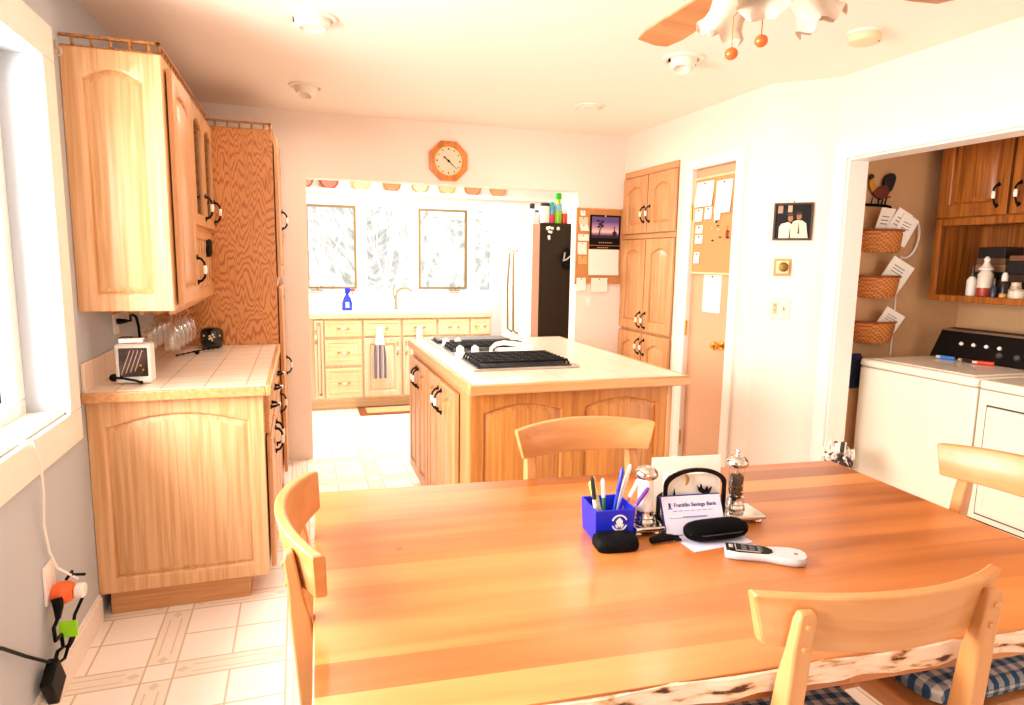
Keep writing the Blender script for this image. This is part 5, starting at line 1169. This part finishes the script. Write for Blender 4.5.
m = MB(); m.box(.062, .070, -.005, .003, .0200, .0206); m.build('logo_mark', mat('remote_violet', '6a4a8a', .4), t)

# ------------------------------------------------------------------ cords at the left wall outlet
x0 = XL
m = MB(); m.box(x0, x0+.008, 2.232, 2.318, .335, .460); tag(m.build('wall_outlet', white_pl, None, bevel=.002), 'white wall outlet plate low on the backlit wall', 'outlet')
m = MB(); P0 = Vector((x0+.009, 2.29, .385))
m.loft([[(x0+.0095+d, 2.285+c_*math.cos(a)*1.3, .352+c_*math.sin(a)) for a in [2*PI*k/16 for k in range(16)]] for d, c_ in ((0, .026), (.012, .034), (.035, .034), (.052, .026), (.056, .018))]); tag(m.build('orange_adapter', mat('orange_plastic', 'f0641e', .4), None), 'bright orange plug adapter in the wall outlet', 'adapter')
m = MB(); m.loft([[(x0+.067+d, 2.290+c_*math.cos(a)*1.2, .350+c_*math.sin(a)) for a in [2*PI*k/16 for k in range(16)]] for d, c_ in ((0, .020), (.004, .023), (.024, .023), (.028, .019))]); wc = thing('white_charger', 'white charger plug on the orange adapter, its thin cord climbing to the sill', 'charger', (x0+.12, 2.305, .372)); m.B = wc.matrix_basis.inverted(); m.v = [m.B @ p for p in m.v]; m.build('plug', white_pl, wc, bevel=.002)
pa = thing('power_adapter', 'black power brick with tangled cords and lime green tag by the baseboard', 'power adapter', (x0, 2.23, 0))
m = MB(pa); m.tube([(x0+.03, 2.245, .355), (x0+.035, 2.235, .33), (x0+.03, 2.24, .29)], [.017, .015, .008], 8)
m.tube([(x0+.03, 2.24, .29), (x0+.03, 2.20, .28), (x0+.03, 2.205, .235), (x0+.03, 2.255, .225), (x0+.03, 2.262, .18), (x0+.028, 2.22, .19), (x0+.03, 2.19, .18)], .006, 8)
m.tube([(x0+.03, 2.335, .372), (x0+.05, 2.33, .40), (x0+.06, 2.30, .402), (x0+.085, 2.33, .385)], .005, 6)
m.tube([(x0+.085, 2.32, .33), (x0+.06, 2.29, .27), (x0+.05, 2.27, .20), (x0+.04, 2.235, .155), (x0+.03, 2.19, .165), (x0+.03, 2.12, .22), (x0+.02, 2.02, .30), (x0+.012, 1.90, .40), (x0+.012, 1.8, .45)], .005, 8)
for k in range(3): m.tube([(x0+.04, 2.29+.018*k, .215), (x0+.045, 2.30+.018*k, .185), (x0+.04, 2.285+.014*k, .165), (x0+.035, 2.27, .175)], .0045, 6)
m.build('cord', black, pa)
m = MB(pa); m.box(x0+.022, x0+.072, 2.262, 2.272, .210, .262); m.build('green_tag', mat('lime_tag', 'a4f01a', .5), pa, bevel=.001)['label'] = 'lime green cord tag'
m = MB(pa, Matrix.Translation((x0+.034, 2.150, .135)) @ Matrix.Rotation(.5, 4, 'X')); m.box(-.016, .016, -.045, .045, -.055, .055); m.build('power_brick', black, pa, bevel=.006)
m = MB(wc); m.tube([(x0+.012, 2.12, .889), (x0+.03, 2.17, .885), (x0+.034, 2.20, .80), (x0+.026, 2.225, .70), (x0+.016, 2.235, .6), (x0+.012, 2.27, .5), (x0+.02, 2.30, .43), (x0+.075, 2.30, .385)], .0038, 8); m.build('cord', white_pl, wc)

# ------------------------------------------------------------------ bare trees outside the kitchen window
barkp = mat('frosted_bark', 'b0aea8', .9); tr = random.Random(21)
def branch(m, p, d, L_, r, depth):
    q = p + d*L_; m.tube([p, p.lerp(q, .5)+Vector((tr.uniform(-.05, .05), 0, 0))*L_, q], [r, r*.8, r*.6], 5)
    if depth:
        for k in range(3 if depth > 2 else 2):
            dd = (d + Vector((tr.uniform(-.4, .4), tr.uniform(-.3, .3), tr.uniform(.2, .7)))).normalized(); branch(m, p.lerp(q, tr.uniform(.45, 1)), dd, L_*.66, r*.55, depth-1)
for k, (x, y, h, lb) in enumerate(((1.55, 10.5, 1.3, 'bare pale tree outside, behind the faucet'), (2.3, 12.6, 1.4, 'bare pale tree outside, behind the right casement'), (.3, 12, 1.2, 'bare pale tree outside, behind the left casement'), (3.6, 10.8, 1.3, 'bare pale tree outside, beside the fridge handles'), (1.9, 15, 1.5, 'bare pale tree outside, between the faucet and right casement'))):
    m = MB(); branch(m, Vector((x, y, -.3)), Vector((tr.uniform(-.05, .05), 0, 1)), h, .07, 4); tag(m.build('bare_tree', barkp, None), lb, 'tree', 'bare trees outside the kitchen window')
def hill_mat():
    m = bpy.data.materials.new('snowy_wood'); m.use_nodes = True; nt = m.node_tree; b = nt.nodes['Principled BSDF']; L = nt.links.new
    tc = nt.nodes.new('ShaderNodeTexCoord'); mp = nt.nodes.new('ShaderNodeMapping'); mp.inputs['Scale'].default_value = (3.2, 3.2, .35); L(tc.outputs['Object'], mp.inputs[0])
    nz = nt.nodes.new('ShaderNodeTexNoise'); nz.inputs['Scale'].default_value = 1.1; nz.inputs['Detail'].default_value = 8; nz.inputs['Roughness'].default_value = .7; L(mp.outputs[0], nz.inputs['Vector'])
    cr = nt.nodes.new('ShaderNodeValToRGB'); e = cr.color_ramp.elements; e[0].position = .38; e[0].color = lin('72726c'); e[1].position = .56; e[1].color = lin('a0a2a0'); L(nz.outputs['Fac'], cr.inputs[0]); L(cr.outputs[0], b.inputs['Base Color']); b.inputs['Roughness'].default_value = 1
    return m
m = MB(); rows = []
for j, (y, z) in enumerate(((16, -.4), (19, 2.2), (23, 5.2), (28, 8.5), (36, 12), (40, 12), (40, -1))):
    rows.append([(-22+i*1.6, y+.9*math.sin(i*1.7+j), z+(.5*math.sin(i*2.3+j*1.9) if 0 < j < 5 else 0)) for i in range(36)])
m.loft(rows, False, False, closed=False); struct('hill', m, hill_mat(), 'pale snowy wooded hillside outside the kitchen')
m = MB(); m.box(-12, 14, 7.2, 30, -.45, -.3); struct('ground', m, mat('snow_ground', 'f4f2f0', .9), 'pale snowy ground outside the kitchen')
